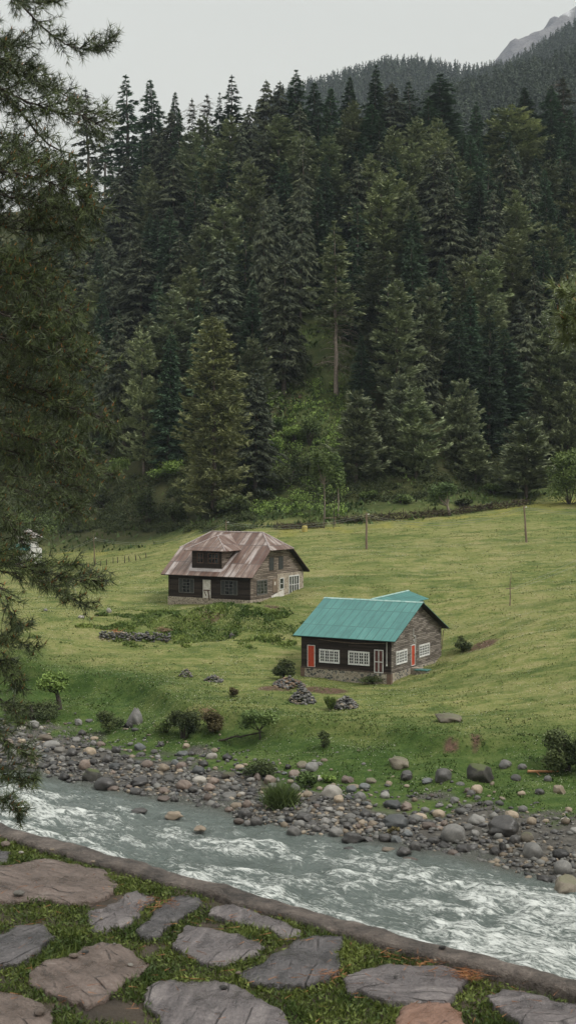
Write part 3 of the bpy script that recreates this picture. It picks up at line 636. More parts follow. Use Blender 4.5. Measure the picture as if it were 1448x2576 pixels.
# (frame, x, y, w, h, material, label) : A = left crop, B = right crop at half display scale
GR = 'stones along the river bank'
B0 = [
 ('A',672,452,98,105,'grey','tall pointed grey boulder alone on the grassy bank below the weed mound',1),
 ('A',645,505,52,36,'dark','dark flat stone tucked under the tall pointed boulder',0),
 ('A',393,488,42,36,'grey','slanted grey slab stuck upright in the grass left of the pointed boulder',1),
 ('A',448,481,38,20,'grey','small flat grey stone in the grass just left of the pointed boulder',0),
 ('A',225,567,82,34,'tan','long flat tan boulder at the top of the stony shore on the left',0),
 ('A',256,602,88,42,'grey','broad pale grey boulder just below the long flat tan one',0),
 ('A',42,596,55,38,'pink','pinkish round boulder seen through the pine twigs at the left edge',0),
 ('A',298,626,58,34,'pale','pale flat oval stone right of the broad grey boulder',0),
 ('A',107,518,52,22,'pale','pale flat stone at the foot of the leafy stump',0),
 ('A',207,518,26,20,'pale','small pale stone in the grass below the leafy stump',0),
 ('A',703,612,66,40,'blue','blue grey squarish boulder in the grass edge below the pointed boulder',0),
 ('A',583,629,46,36,'dark','dark rounded stone at the grass edge left of the blue grey boulder',0),
 ('A',808,602,40,28,'dark','dark angular stone half hidden in short grass, right of the blue grey boulder',1),
 ('A',935,610,40,28,'tan','tan stone in the shade under the brownish bushes',0),
 ('A',1065,660,60,36,'pale','smooth pale grey oval boulder at the end of the fallen branch',0),
 ('A',1080,629,38,26,'tan','yellowish stone sitting behind the smooth pale oval boulder',0),
 ('A',742,700,62,42,'pink','rounded reddish boulder in the middle of the left shore',0),
 ('A',426,703,60,56,'pink','round brown boulder beside two dark ones above the waterline at left',0),
 ('A',470,687,44,38,'dark','nearly black round stone behind the round brown boulder',0),
 ('A',463,756,100,68,'moss','angular blackish boulder standing in the water\'s edge at left',1),
 ('A',527,797,115,70,'dark','big smooth dark grey boulder jutting into the river at left',0),
 ('A',568,822,60,26,'pink','flat purplish stone at the foot of the big smooth dark boulder',0),
 ('A',702,790,90,58,'dark','dark grey boulder with streaks on the left shore near the water',1),
 ('A',365,698,66,28,'dark','long dark flat stone left of the round brown boulder',0),
 ('A',822,722,58,42,'tan','tan egg-shaped boulder standing on the wet sand',0),
 ('A',880,695,42,40,'blue','blue grey upright stone behind the tan egg-shaped boulder',0),
 ('A',1020,704,60,34,'dark','dark flat-topped stone near the fallen branch',1),
 ('A',1205,720,50,30,'tan','tan rounded stone left of the grassy tussock',0),
 ('A',1150,757,76,42,'mosstan','brown block-shaped boulder on wet sand left of the tussock',1),
 ('A',1287,765,55,50,'pink','brown pyramid-shaped boulder just above the grassy tussock',1),
 ('A',1355,785,68,48,'pink','brown round-topped boulder beside the pyramid-shaped one',0),
 ('A',1315,720,80,44,'blue','dark blue grey boulder in the grass above the tussock',1),
 ('A',924,811,80,54,'pink','reddish brown dome-shaped boulder at the water\'s edge',0),
 ('A',1003,784,74,42,'pale','light grey boulder behind the reddish dome-shaped one',0),
 ('A',1072,786,58,36,'pink','rounded brown stone right of the light grey boulder on wet sand',0),
 ('A',850,776,60,46,'grey','light grey block left of the reddish dome-shaped boulder',1),
 ('A',825,833,60,32,'pink','low reddish stone in the shallows below the light grey block',0),
 ('A',1046,866,45,40,'pink','rounded pinkish stone in the shallows before the wet sand pool',0),
 ('A',1270,833,55,30,'dark','dark stone at the end of the wet sand pool',0),
 ('A',1187,909,60,34,'tan','tan stone at the river edge left of the tussock roots',0),
 ('A',1243,906,48,44,'pink','upright brown stone at the river edge left of the tussock roots',0),
 ('A',820,872,66,26,'pink','flat brown stone breaking the river surface below the left shore',0),
 ('A',1213,852,42,20,'pale','small pale stone lying on the edge of the wet sand pool',0),
 ('A',873,957,92,42,'tan','yellowish slab just awash in the rapids',1),
 ('A',996,1021,80,32,'tan','brown wedge-shaped rock in the middle of the rapids',1),
 ('A',700,936,80,18,'dark','dark flat rock awash in the river below the left shore',0),
 ('B',220,842,104,78,'pale','big cream coloured rounded boulder at the edge of the grass, right of the tussock',0),
 ('B',555,701,110,62,'mosstan','mossy tan boulder with a bare earth patch on the grassy bank',1),
 ('B',597,762,60,60,'dark','dark angular rock just below the mossy tan boulder',1),
 ('B',780,757,92,74,'grey','squarish grey boulder in the grass left of the big mossy black boulder',0),
 ('B',972,742,145,112,'moss','very large mossy black boulder on the grassy bank at right',1),
 ('B',1092,706,64,46,'grey','grey oval boulder up the bank right of the mossy black boulder',0),
 ('B',1177,717,48,28,'grey','small grey flat boulder left of the orange log',0),
 ('B',805,467,145,50,'mosstan','wide low tan rock lying alone on the meadow above the bank',1),
 ('B',950,826,58,50,'tan','tan round stone at the foot of the mossy black boulder',0),
 ('B',900,834,38,32,'pink','small brown stone next to the tan round one under the mossy black boulder',0),
 ('B',1147,769,55,38,'grey','light grey stone in the grass just below the left end of the orange log',0),
 ('B',1307,778,42,34,'grey','grey stone lying right below the orange log',0),
 ('B',1365,826,62,60,'tan','tan leaning boulder near the right edge in the grass',1),
 ('B',1265,839,50,34,'dark','dark stone between the mossy black boulder and the tan leaning one',0),
 ('B',1172,850,46,24,'tan','flat tan stone in the grass below the mossy black boulder',0),
 ('B',302,778,70,42,'pink','brown weathered stone in the grass above the big cream boulder',1),
 ('B',415,783,62,32,'mosstan','flat brownish stone half sunk in grass above the shore',0),
 ('B',700,788,55,30,'blue','dark blue grey stone in the grass left of the squarish grey boulder',1),
 ('B',505,797,36,28,'tan','orange tan stone in the grass below the mossy tan boulder',0),
 ('B',100,852,50,36,'tan','small tan stone left of the big cream boulder',0),
 ('B',485,858,55,40,'grey','light grey round stone right of the big cream boulder',0),
 ('B',525,904,90,48,'blue','smooth blue grey boulder like a turtle shell above the gravel',0),
 ('B',597,915,55,46,'pink','reddish brown stone touching the turtle-shaped boulder',1),
 ('B',315,969,70,42,'grey','light grey slanted stone on the gravel below the cream boulder',0),
 ('B',370,1000,46,38,'tan','tan round stone on the gravel below the light grey slanted one',0),
 ('B',760,955,66,44,'tan','cream and orange stone in the middle of the right shore',0),
 ('B',540,993,125,84,'blue','large dark blue black angular boulder in the cobbles of the right shore',1),
 ('B',950,983,95,54,'grey','smooth grey dome-shaped boulder in the right shore',0),
 ('B',1087,1016,150,112,'dark','huge dark jagged boulder in the middle of the right shore',1),
 ('B',835,1056,124,100,'grey','large pinkish grey egg-shaped boulder near the waterline at right',0),
 ('B',1125,956,76,38,'tan','long tan stone above the huge jagged boulder',0),
 ('B',1225,985,50,40,'tan','cream stone right of the huge jagged boulder',0),
 ('B',1203,1070,68,60,'mosstan','olive brown boulder right of the huge jagged boulder',0),
 ('B',1232,1138,100,86,'grey','large greenish grey boulder on the waterline at right',0),
 ('B',1140,1082,55,50,'dark','dark round stone left of the olive brown boulder',0),
 ('B',885,1128,82,56,'dark','wet black slanting rock at the waterline below the pinkish grey boulder',1),
 ('B',640,1115,62,60,'dark','black glossy round boulder on the waterline',0),
 ('B',582,1139,78,48,'dark','dark dome-shaped rock in the shallows left of the glossy black one',0),
 ('B',323,1071,104,62,'dark','brown black boulder with a pitted face on the waterline, left of the cobbles',1),
 ('B',492,1068,74,50,'dark','wet dark rock above the glossy black boulder, towards the left',1),
 ('B',545,1076,58,48,'blue','blue black stone beside the wet dark rock',1),
 ('B',400,1076,68,34,'dark','flat wet brown black slab at the waterline',1),
 ('B',733,1086,70,36,'dark','dark flat stone left of the pinkish grey boulder',0),
 ('B',710,1011,80,44,'pink','brownish boulder above the pinkish grey egg-shaped one',1),
 ('B',665,970,72,30,'tan','low flat tan slab in the cobbles of the right shore',0),
 ('B',500,1130,72,26,'tan','orange brown stone awash left of the glossy black boulder',0),
 ('B',310,1129,62,24,'dark','flat dark rock in the shallows below the pitted boulder',0),
 ('B',610,1183,85,30,'pink','brown rock just breaking the water below the glossy black boulder',0),
 ('B',1385,1222,92,74,'grey','grey block-shaped boulder with a flat top at the right edge of the river',0),
 ('B',1405,1312,130,118,'mosstan','huge rugged tan boulder in the water at the right edge',1),
 ('B',1375,1153,88,54,'dark','dark glossy boulder left of the right edge on the waterline',0),
 ('B',1333,1277,46,28,'dark','dark stone in the water beside the huge rugged boulder',0),
 ('B',1285,1280,84,44,'dark','flat wet dark rock awash left of the huge rugged boulder',1),
 ('B',1440,1035,46,38,'grey','grey stone on sand at the right edge',0),
 ('B',1395,990,48,24,'pale','white flat stone lying on the sand near the right edge',0),
 ('B',1410,933,40,26,'tan','tan stone at the grass edge near the right edge',1),
 ('B',90,969,100,54,'dark','wet blackish boulder at the river edge right of the tussock',1),
 ('B',125,1005,56,34,'dark','wet dark round stone just below the blackish boulder by the tussock',0),
 ('B',72,702,54,42,'mosstan','tan squarish stone at the top of the shore above the tussock',0),
 ('B',120,716,66,54,'grey','light grey boulder up the shore above the tussock',0),
 ('B',33,750,64,48,'pink','reddish boulder right behind the tussock',0),
 ('B',155,776,42,34,'pale','pale round stone between the small bush and the cream boulder',0),
 ('B',1080,1130,42,64,'dark','upright blackish stone at the waterline below the huge jagged boulder',1),
 ('B',1040,1146,60,52,'dark','black round stone left of the upright blackish one',0),
 ('B',1070,1040,10,8,'dark',None,0),
]
occupied = []
for fr, x, y, w, h, mk, lab, jag in B0:
    if lab is None: continue
    px = x * .5 + (724 if fr == 'B' else 0); py = 1572.5 + y * .5
    big = w > 70
    put_rock('boulder' if big else 'river_rock', px, py, w * .5, h * .5, mk, lab, (POINTED if 'pointed grey' in lab or 'pyramid' in lab or 'wedge' in lab else JAGM[random.randrange(4)]) if jag else None, GR, cat='boulder' if big else 'rock',
             on_water=('awash' in lab or 'in the middle of the rapids' in lab))
    occupied.append((px, py, w * .5 * .5))
# distinct stones on the meadow
for px, py, w, h, mk, lab in [(440//1, 1532, 20, 16, 'pale', 'x')][:0]: pass
for px, py, w, h, mk, lab in [(274,1535,11,11,'pale','small pale round rock on the meadow right of the pine twigs'),
    (204,1552,12,7,'pale','small flat pale rock on the meadow below the pine branch'),
    (115,1534,8,6,'grey','tiny grey rock on the meadow under the lowest big pine branch')]:
    put_rock('field_stone', px, py, w * 1.3, h * 1.3, mk, lab, None, 'stones lying on the left meadow')
# cobbles filling the shore
ORD = ['first','second','third','fourth','fifth','sixth','seventh','eighth','ninth','tenth','eleventh','twelfth','thirteenth','fourteenth','fifteenth',
 'sixteenth','seventeenth','eighteenth','nineteenth','twentieth']
def ordn(i):
    if i < 20: return ORD[i]
    t = ['','','twenty','thirty','forty','fifty','sixty','seventy','eighty','ninety'][(i + 1) // 10]; r_ = (i + 1) % 10
    return (t + '-' + ORD[r_ - 1]) if r_ else {20:'twentieth',30:'thirtieth',40:'fortieth',50:'fiftieth'}.get(i + 1, t + 'th')
cand = []
tries = 0
while len(cand) < 185 and tries < 9000:
    tries += 1
    a = random.uniform(-118, -42); wc0 = float(water_c(np.array([a]))[0])
    c = wc0 + random.choice([random.uniform(-.6, 3.5), random.uniform(-.3, 8.0), random.uniform(-.3, 10)])
    x = .785 * a + .62 * c; y = -.62 * a + .785 * c
    z = gz(x, y); px = 724 + FPX * x / y; py = 1208 + FPX * (CAMZ - z) / y
    if not (-10 < px < 1460): continue
    w = random.choice([16, 20, 24, 28, 34]) * random.uniform(.8, 1.15) * (93 / y) ** .6
    if any((px - q[0]) ** 2 + ((py - q[1]) * 1.6) ** 2 < (q[2] + w * .42) ** 2 for q in occupied): continue
    if any((px - q[0]) ** 2 + ((py - q[1]) * 1.7) ** 2 < ((q[2] + w) * .42) ** 2 for q in cand): continue
    wet = c < wc0 + 1.8
    mk = random.choice(['dark', 'dark', 'dark', 'blue', 'pink', 'grey'] if wet else ['grey', 'grey', 'blue', 'tan', 'grey', 'pink', 'dark', 'grey', 'dark'])
    cand.append((px, py, w, mk, wet))
ADJ = {'grey': 'grey', 'dark': 'wet dark', 'tan': 'tan', 'pink': 'reddish brown', 'blue': 'blue grey', 'pale': 'pale'}
def zone(px):
    for lim, z in ((210, 'behind the near pine twigs'), (420, 'around the smooth dark boulder'), (660, 'around the wet sand pool'), (860, 'around the grassy tussock'),
                   (1010, 'left of the egg-shaped boulder'), (1180, 'around the huge jagged boulder'), (1500, 'towards the right edge')):
        if px < lim: return z
byk = {}
for c in sorted(cand): byk.setdefault((c[3], c[4], zone(c[0])), []).append(c)
for (mk, wet, zn), L in byk.items():
    for i, (px, py, w, _, _) in enumerate(L):
        where = 'at the waterline' if wet else 'on the dry shore'
        lab = f'{ordn(i)} {ADJ[mk]} cobble from left {where} {zn}' if len(L) > 1 else f'{ADJ[mk]} cobble {where} {zn}'
        put_rock('cobble', px, py - w * .2, w, w * random.uniform(.5, .8), mk, lab, None, 'cobbles of the stony shore', cat='rock')
# pebbles too many to count
def many_stones(name, pts, sizes, mats, label, seed=1, sub=1, mshare=None):
    rr = np.random.default_rng(seed); bm = bmesh.new(); bmesh.ops.create_icosphere(bm, subdivisions=sub, radius=.5)
    bv = np.array([v.co[:] for v in bm.verts]); bf = np.array([[v.index for v in f.verts] for f in bm.faces]); bm.free()
    n = len(pts); m = len(bv)
    V = np.empty((n, m, 3))
    sc = rr.uniform(.6, 1.15, (n, 3)) * np.array([1.0, 1.0, .62]); ang = rr.uniform(0, 6.28, n); tl = rr.normal(0, .25, n)
    for i in range(n):
        w = bv * (1 + .16 * np.sin(bv @ rr.uniform(-6, 6, 3) + rr.uniform(0, 6)))[:, None] * sc[i] * sizes[i]
        ct, st = math.cos(tl[i]), math.sin(tl[i]); w = w @ np.array([[1, 0, 0], [0, ct, -st], [0, st, ct]])
        ca, sa = math.cos(ang[i]), math.sin(ang[i]); V[i] = w @ np.array([[ca, -sa, 0], [sa, ca, 0], [0, 0, 1]]) + pts[i]
    Fc = (bf[None] + (np.arange(n) * m)[:, None, None]).reshape(-1, 3)
    mi = np.repeat(rr.choice(len(mats), n, p=mshare), len(bf))
    return np_mesh(name, V.reshape(-1, 3), Fc, mats, True, dict(tone=np.repeat(rr.random(n), m)), mi)
def pebble_mat(name, d, l, rough=.6):
    m = leaf_mat(name, d, l, rough=rough, ovar=0, spec=.35); nt = m.node_tree; b = nt.nodes['Principled BSDF']
    bump(nt, b, noise(nt, coords(nt), 9, 4, .7), .5, .03); return m
PEB = [pebble_mat('grey pebbles', (.05, .05, .048), (.17, .165, .15)), pebble_mat('tan pebbles', (.08, .062, .042), (.26, .215, .16)), pebble_mat('dark pebbles', (.02, .02, .02), (.075, .072, .07), .35)]
n = 9500; a = RNG.uniform(-128, -30, n); wc_ = water_c(a); c = wc_ + RNG.gamma(1.8, 2.5, n) - 1.0
x = .785 * a + .62 * c; y = -.62 * a + .785 * c
dens = fbm(x / 3, y / 3, 150, 3) ; keep = (c < 81 + 2 * dens) & (dens > -.85) ; a, c, x, y = a[keep], c[keep], x[keep], y[keep]
sz = RNG.gamma(3, .075, len(x)) + .08; z = np.maximum(gz(x, y), -21.05) + sz * .1
obj('shore_pebbles', many_stones('shore_pebbles', np.stack([x, y, z], 1), sz, PEB, '', 3, 1, [.5, .2, .3]), None, kind='stuff', label='small pebbles and cobbles covering the river shore')
# stones scattered through the grass above the shore
n = 150; a = RNG.uniform(-120, -38, n); c = RNG.uniform(78, 84, n); x = .785 * a + .62 * c; y = -.62 * a + .785 * c
sz = RNG.gamma(3, .09, n) + .1; 
obj('bank_pebbles', many_stones('bank_pebbles', np.stack([x, y, gz(x, y)], 1), sz, PEB, '', 5, 2, [.5, .35, .15]), None, kind='stuff', label='small stones strewn through the grass above the shore')

# piles of stones on the meadow
def stone_pile(px, py, wpx, hpx, label, n, mats=None, stretch=1.0, seed=1, dmin=56):
    b = hit(px, py + hpx * .35, dmin); k = b[1] / FPX; rx = wpx * k / 2; hz = hpx * k * .95
    rr = np.random.default_rng(seed); pts = []; sz = []
    s0 = np.clip(rx * .26 / stretch, .16, .34)
    for i in range(n):
        ang = rr.uniform(0, 6.28); q = math.sqrt(rr.random()) * .95; lx = q * math.cos(ang) * rx; ly = q * math.sin(ang) * rx * min(1, .75 / stretch)
        top = hz * max(0, 1 - q ** 1.4) * (1 if stretch == 1 else rr.uniform(.5, 1))
        s = rr.uniform(.75, 1.35) * s0; pts.append((b[0] + lx, b[1] + rx * .3 / stretch + ly, gz(b[0] + lx, b[1] + ly) + top * rr.uniform(.55, 1) * 1.0)); sz.append(s)
    o0 = np.array([b[0], b[1], b[2]])
    me = many_stones('stone_pile', np.array(pts) - o0, np.array(sz), mats or PEB, '', seed + 50, 2, [.55, .15, .3] if not mats else None)
    o = obj('stone_pile', me, None, label=label, cat='stone pile', group='heaps of field stones on the meadow'); o.location = o0; return o
stone_pile(467,1695,38,24,'small neat cone of grey stones on the open meadow, farthest left',90,seed=11)
stone_pile(538,1709,50,18,'low flat heap of stones with weeds, right of the small cone',90,seed=12)
PEBR = [PEB[0], pebble_mat('rusty stones', (.07, .045, .03), (.22, .15, .10)), PEB[2]]
stone_pile(727,1722,86,28,'wide brownish heap of stones at the left corner of the green-roofed house',210,PEBR,seed=13)
stone_pile(760,1754,70,40,'tall grey heap of stones in front of the brownish heap',230,seed=14)
stone_pile(868,1772,66,36,'rounded heap of pale and grey stones with a fern on its left side',210,seed=15)
for q in [(262,1603,30,12),(300,1606,60,13),(350,1608,60,15),(400,1612,44,16),(345,1592,30,10)][:1]: pass
def rubble_wall():
    pts = []; sz = []; rr = np.random.default_rng(21); b = hit(335, 1614)
    for i in range(330):
        px = rr.uniform(250, 428); py = 1607 + 6 * (px - 250) / 178 + rr.normal(0, 2.0); p = hit(px, py + 3)
        pts.append((p[0] - b[0], p[1] - b[1] + rr.uniform(0, .8), p[2] - b[2] + rr.uniform(0, .75))); sz.append(rr.uniform(.2, .42))
    o = obj('rubble_wall', many_stones('rubble_wall', np.array(pts), np.array(sz), PEB, '', 22, 2, [.5, .15, .35]), None,
        label='long low tumbled wall of stones at the foot of the weedy mound', cat='stone wall'); o.location = b
rubble_wall()
stone_pile(583,1598,16,18,'tiny heap of stones sunk in the weeds below the brown house',34,seed=23)

exec_marker = None
# ---------------------------------------------------------------- conifers
def crown(kind, seed, H, Rm, base_t=.1, mat=None, dens=1.0):
    """real-size conifer crown: boughs of many needle sprays. returns mesh"""
    rr = np.random.default_rng(seed)
    P = []; D = []; L = []; Wd = []; T = []
    zb = H * base_t; CH = H - zb
    if kind == 'fir':   nlev, nb, a0, b0, hang, cl, prof = 46, 8, -.05, -.40, -.15, 1.15, lambda t: min(1, (t * 1.7) ** .82) * (1 - .10 * t)
    elif kind == 'spruce': nlev, nb, a0, b0, hang, cl, prof = 32, 7, .0, -.38, -.35, 1.15, lambda t: (t ** .85)
    elif kind == 'cedar': nlev, nb, a0, b0, hang, cl, prof = 38, 6, .10, -.42, -1.0, 1.25, lambda t: min(1, (t * 1.7) ** .72) * (1 - .10 * t)
    elif kind == 'bushy': nlev, nb, a0, b0, hang, cl, prof = 20, 9, .0, .02, .1, 1.2, lambda t: min(1, (t * 2.1) ** .6) * (1 - .05 * t)
    elif kind == 'thin': nlev, nb, a0, b0, hang, cl, prof = 26, 7, .05, -.12, .1, 1.0, lambda t: t ** .75
    else: nlev, nb, a0, b0, hang, cl, prof = 22, 7, .02, .12, .35, 1.35, lambda t: min(1, (t * 1.8) ** .66) * (1 - .10 * t)
    nlev = int(nlev * dens)
    lob = rr.uniform(0, 6.28, 3)
    for i in range(nlev):
        t = ((i + rr.uniform(0, .6)) / nlev) ** .92; z0 = H - t * CH
        az0 = rr.uniform(0, 6.28); lv = rr.uniform(.72, 1.12) if kind != 'pine' else rr.uniform(.66, 1.18)
        for j in range(nb):
            az = az0 + j * 6.283 / nb + rr.normal(0, .22)
            rb = Rm * prof(t) * lv * rr.uniform(.55, 1.15) * (1 + .14 * math.sin(2 * az + lob[0] + 5 * t) + .10 * math.sin(3 * az + lob[1] + 9 * t)) + .10; bt = rr.normal(0, .14); lift = rr.normal(0, .45) + rr.normal(0, 1.3) * min(1, t * 4) * CH / nlev
            if rr.random() < .06: rb *= .5
            up = max(0, .30 - t * 1.6)
            n = max(5, int(cl * (3 + rb * (5.2 if kind != 'pine' else 6.2))))
            s = np.sqrt(rr.uniform(.03, 1, n)); lat = rr.uniform(-1, 1, n) * .34 * rb * (1.05 - .75 * s)
            zz = rb * ((a0 + up) * s + b0 * s ** 2) + (.14 * rb * s ** 6 if kind != 'cedar' else 0) - (abs(lat) * .25 if kind != 'pine' else -abs(lat) * .05)
            ca, sa = math.cos(az), math.sin(az); o = np.stack([ca * s * rb - sa * lat, sa * s * rb + ca * lat, z0 + lift * min(1, rb * .7) + zz + rr.normal(0, .10 if kind != 'pine' else .14, n)], 1)
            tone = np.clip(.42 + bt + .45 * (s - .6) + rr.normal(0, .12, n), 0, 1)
            for q in range(3):
                dd = np.stack([ca + rr.normal(0, .45, n) - sa * np.sign(lat) * .5, sa + rr.normal(0, .45, n) + ca * np.sign(lat) * .5, hang + rr.normal(0, .35, n)], 1)
                P.append(o); D.append(nrm(dd)); sz = rr.uniform(.5, .95, n) * min(1, .4 + rb * .35)
                L.append(sz * (1.2 if kind == 'cedar' else 1)); Wd.append(sz * rr.uniform(.26, .5, n)); T.append(tone)
    # leader
    P = np.vstack(P); D = np.vstack(D); L = np.concatenate(L); Wd = np.concatenate(Wd); T = np.concatenate(T)
    n = 16; P = np.vstack([P, np.stack([np.zeros(n), np.zeros(n), H - np.linspace(-.1, 1.5, n)], 1)]); D = np.vstack([D, nrm(np.stack([rr.normal(0, .4, n), rr.normal(0, .4, n), np.ones(n)], 1))])
    L = np.r_[L, np.linspace(.3, .6, n)]; Wd = np.r_[Wd, np.full(n, .16)]; T = np.r_[T, np.full(n, .5)]
    V, Fc = tris_from(P, D, L, Wd, rr, 1.6)
    return np_mesh('crown', V, Fc, mat, False, dict(tone=np.repeat(T, 3)))
def limb(V, Fc, p0, p1, r0, r1, n=5):
    b = len(V); a = np.array(p0, float); c = np.array(p1, float); d = nrm(c - a); q = np.cross(d, [.3, .2, .9]); q = nrm(q); w = np.cross(d, q)
    for pp, r in ((a, r0), (c, r1)):
        for i in range(n):
            t = 6.2832 * i / n; V.append(pp + (q * math.cos(t) + w * math.sin(t)) * r)
    for i in range(n): Fc.append((b + i, b + (i + 1) % n, b + n + (i + 1) % n, b + n + i))
def trunk_mesh(H, r, mat, seed=0, dead=None, wob=.15, top=.97):
    rr = np.random.default_rng(seed); V = []; Fc = []; prev = np.array([0, 0, -1.0]); N = 12; pr = r * 1.15
    for i in range(1, N + 1):
        t = i / N; p = np.array([rr.normal(0, wob) * t, rr.normal(0, wob) * t, H * top * t]); rad = r * (1 - .93 * t)
        limb(V, Fc, prev, p, pr, rad, 7); prev = p; pr = rad
    if dead:
        z0, z1, nbr, ln = dead
        for i in range(nbr):
            z = rr.uniform(z0, z1); az = rr.uniform(0, 6.28); l = ln * rr.uniform(.4, 1); p0 = np.array([0, 0, z]); d = np.array([math.cos(az), math.sin(az), rr.uniform(-.1, .15)])
            p1 = p0 + d * l * .55; p2 = p1 + (d + np.array([0, 0, -.5])) * l * .4; p3 = p2 + (d * .4 + np.array([rr.normal(0, .2), rr.normal(0, .2), -.5])) * l * .4
            limb(V, Fc, p0, p1, .05, .035, 3); limb(V, Fc, p1, p2, .035, .022, 3); limb(V, Fc, p2, p3, .022, .01, 3)
            for q in range(3):
                s = p1 + (p2 - p1) * rr.random(); limb(V, Fc, s, s + np.array([rr.normal(0, .5), rr.normal(0, .5), rr.uniform(-.7, 0)]) * l * .35, .018, .008, 3)
    return np_mesh('trunk', V, Fc, mat, True)
PROTO = {}
def proto(key, kind, H, Rm, matk, seeds, base_t=.06, trunkr=.38, tmat='trunk', dead=None, dens=1.0):
    PROTO[key] = [dict(H=H, R=Rm, crown=crown(kind, s, H, Rm, base_t, M[matk], dens), trunk=trunk_mesh(H, trunkr, M[tmat], s, dead)) for s in seeds]
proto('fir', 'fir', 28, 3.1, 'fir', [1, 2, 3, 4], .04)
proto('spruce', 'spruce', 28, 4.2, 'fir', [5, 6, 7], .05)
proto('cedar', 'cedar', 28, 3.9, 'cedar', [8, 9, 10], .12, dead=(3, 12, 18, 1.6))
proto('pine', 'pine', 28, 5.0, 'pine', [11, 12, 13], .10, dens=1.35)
proto('bluepine', 'pine', 28, 4.8, 'bluepine', [14, 15, 16], .16, dead=(2, 8, 14, 2.0), dens=1.3)
proto('bigpine', 'bushy', 33, 5.8, 'bushy', [17], .02, trunkr=.5, dens=2.3)
proto('sparse', 'thin', 32, 4.4, 'pine', [18], .42, trunkr=.36, tmat='pale_trunk', dead=(4, 17, 90, 3.4), dens=.9)
proto('snag', 'cedar', 30, 3.0, 'cedar', [19], .15, trunkr=.3, tmat='pale_trunk', dens=.8)
proto('bare', 'spruce', 26, 2.6, 'cedar', [20], .25, trunkr=.3, dens=.55, dead=(14, 25, 60, 2.2))
proto('small', 'pine', 14, 3.6, 'bluepine', [21, 22], .12, trunkr=.22, tmat='trunk', dens=1.1)
proto('smallgreen', 'pine', 15, 3.7, 'pine', [23], .06, trunkr=.22, dens=1)
proto('silver', 'cedar', 14, 2.7, 'cedar', [24], .05, trunkr=.2, dens=.8)
NAMES = dict(fir='fir_tree', spruce='spruce_tree', cedar='cedar_tree', pine='pine_tree', bluepine='pine_tree', bigpine='pine_tree', sparse='pine_tree', snag='cedar_tree', bare='dying_conifer',
             small='pine_tree', smallgreen='pine_tree', silver='cedar_tree')
LOOK = dict(fir='dark narrow fir', spruce='dark pointed spruce', cedar='grey drooping cedar', pine='olive green pine', bluepine='grey green pine', small='small grey green pine')
def place_tree(key, x, y, H, wpx=None, label=None, cat=None, group=None):
    pr = random.choice(PROTO[key]); z = gz(x, y) - .2; s = H / pr['H']; sx = s * random.uniform(1.05, 1.4)
    if wpx: sx = wpx * y / FPX / (2 * pr['R']) * .97
    e = empty(NAMES[key], (x, y, z), random.uniform(0, 6.28), (sx, sx, s), label=label, cat=cat or NAMES[key].split('_')[0] + ' tree', group=group)
    e.rotation_euler = (random.gauss(0, .018), random.gauss(0, .018), e.rotation_euler.z)
    if key == 'bare': e['category'] = 'tree'
    obj('crown', pr['crown'], e); obj('trunk', pr['trunk'], e)
    return e
def solveD(px, tipy, H):
    d = ray(px, tipy); best = None
    Ds = np.arange(200, 480, .5); x = d[0] * Ds; ok = Ds > yfence(x) + 1
    z = gz(x, Ds) + H; e = z - (CAMZ + d[2] * Ds); idx = np.where(ok & (e >= 0))[0]
    if len(idx) == 0:
        idx = np.where(ok)[0]; i = idx[np.argmax(e[idx])]
    else: i = idx[0]
    return x[i], Ds[i], e[i]
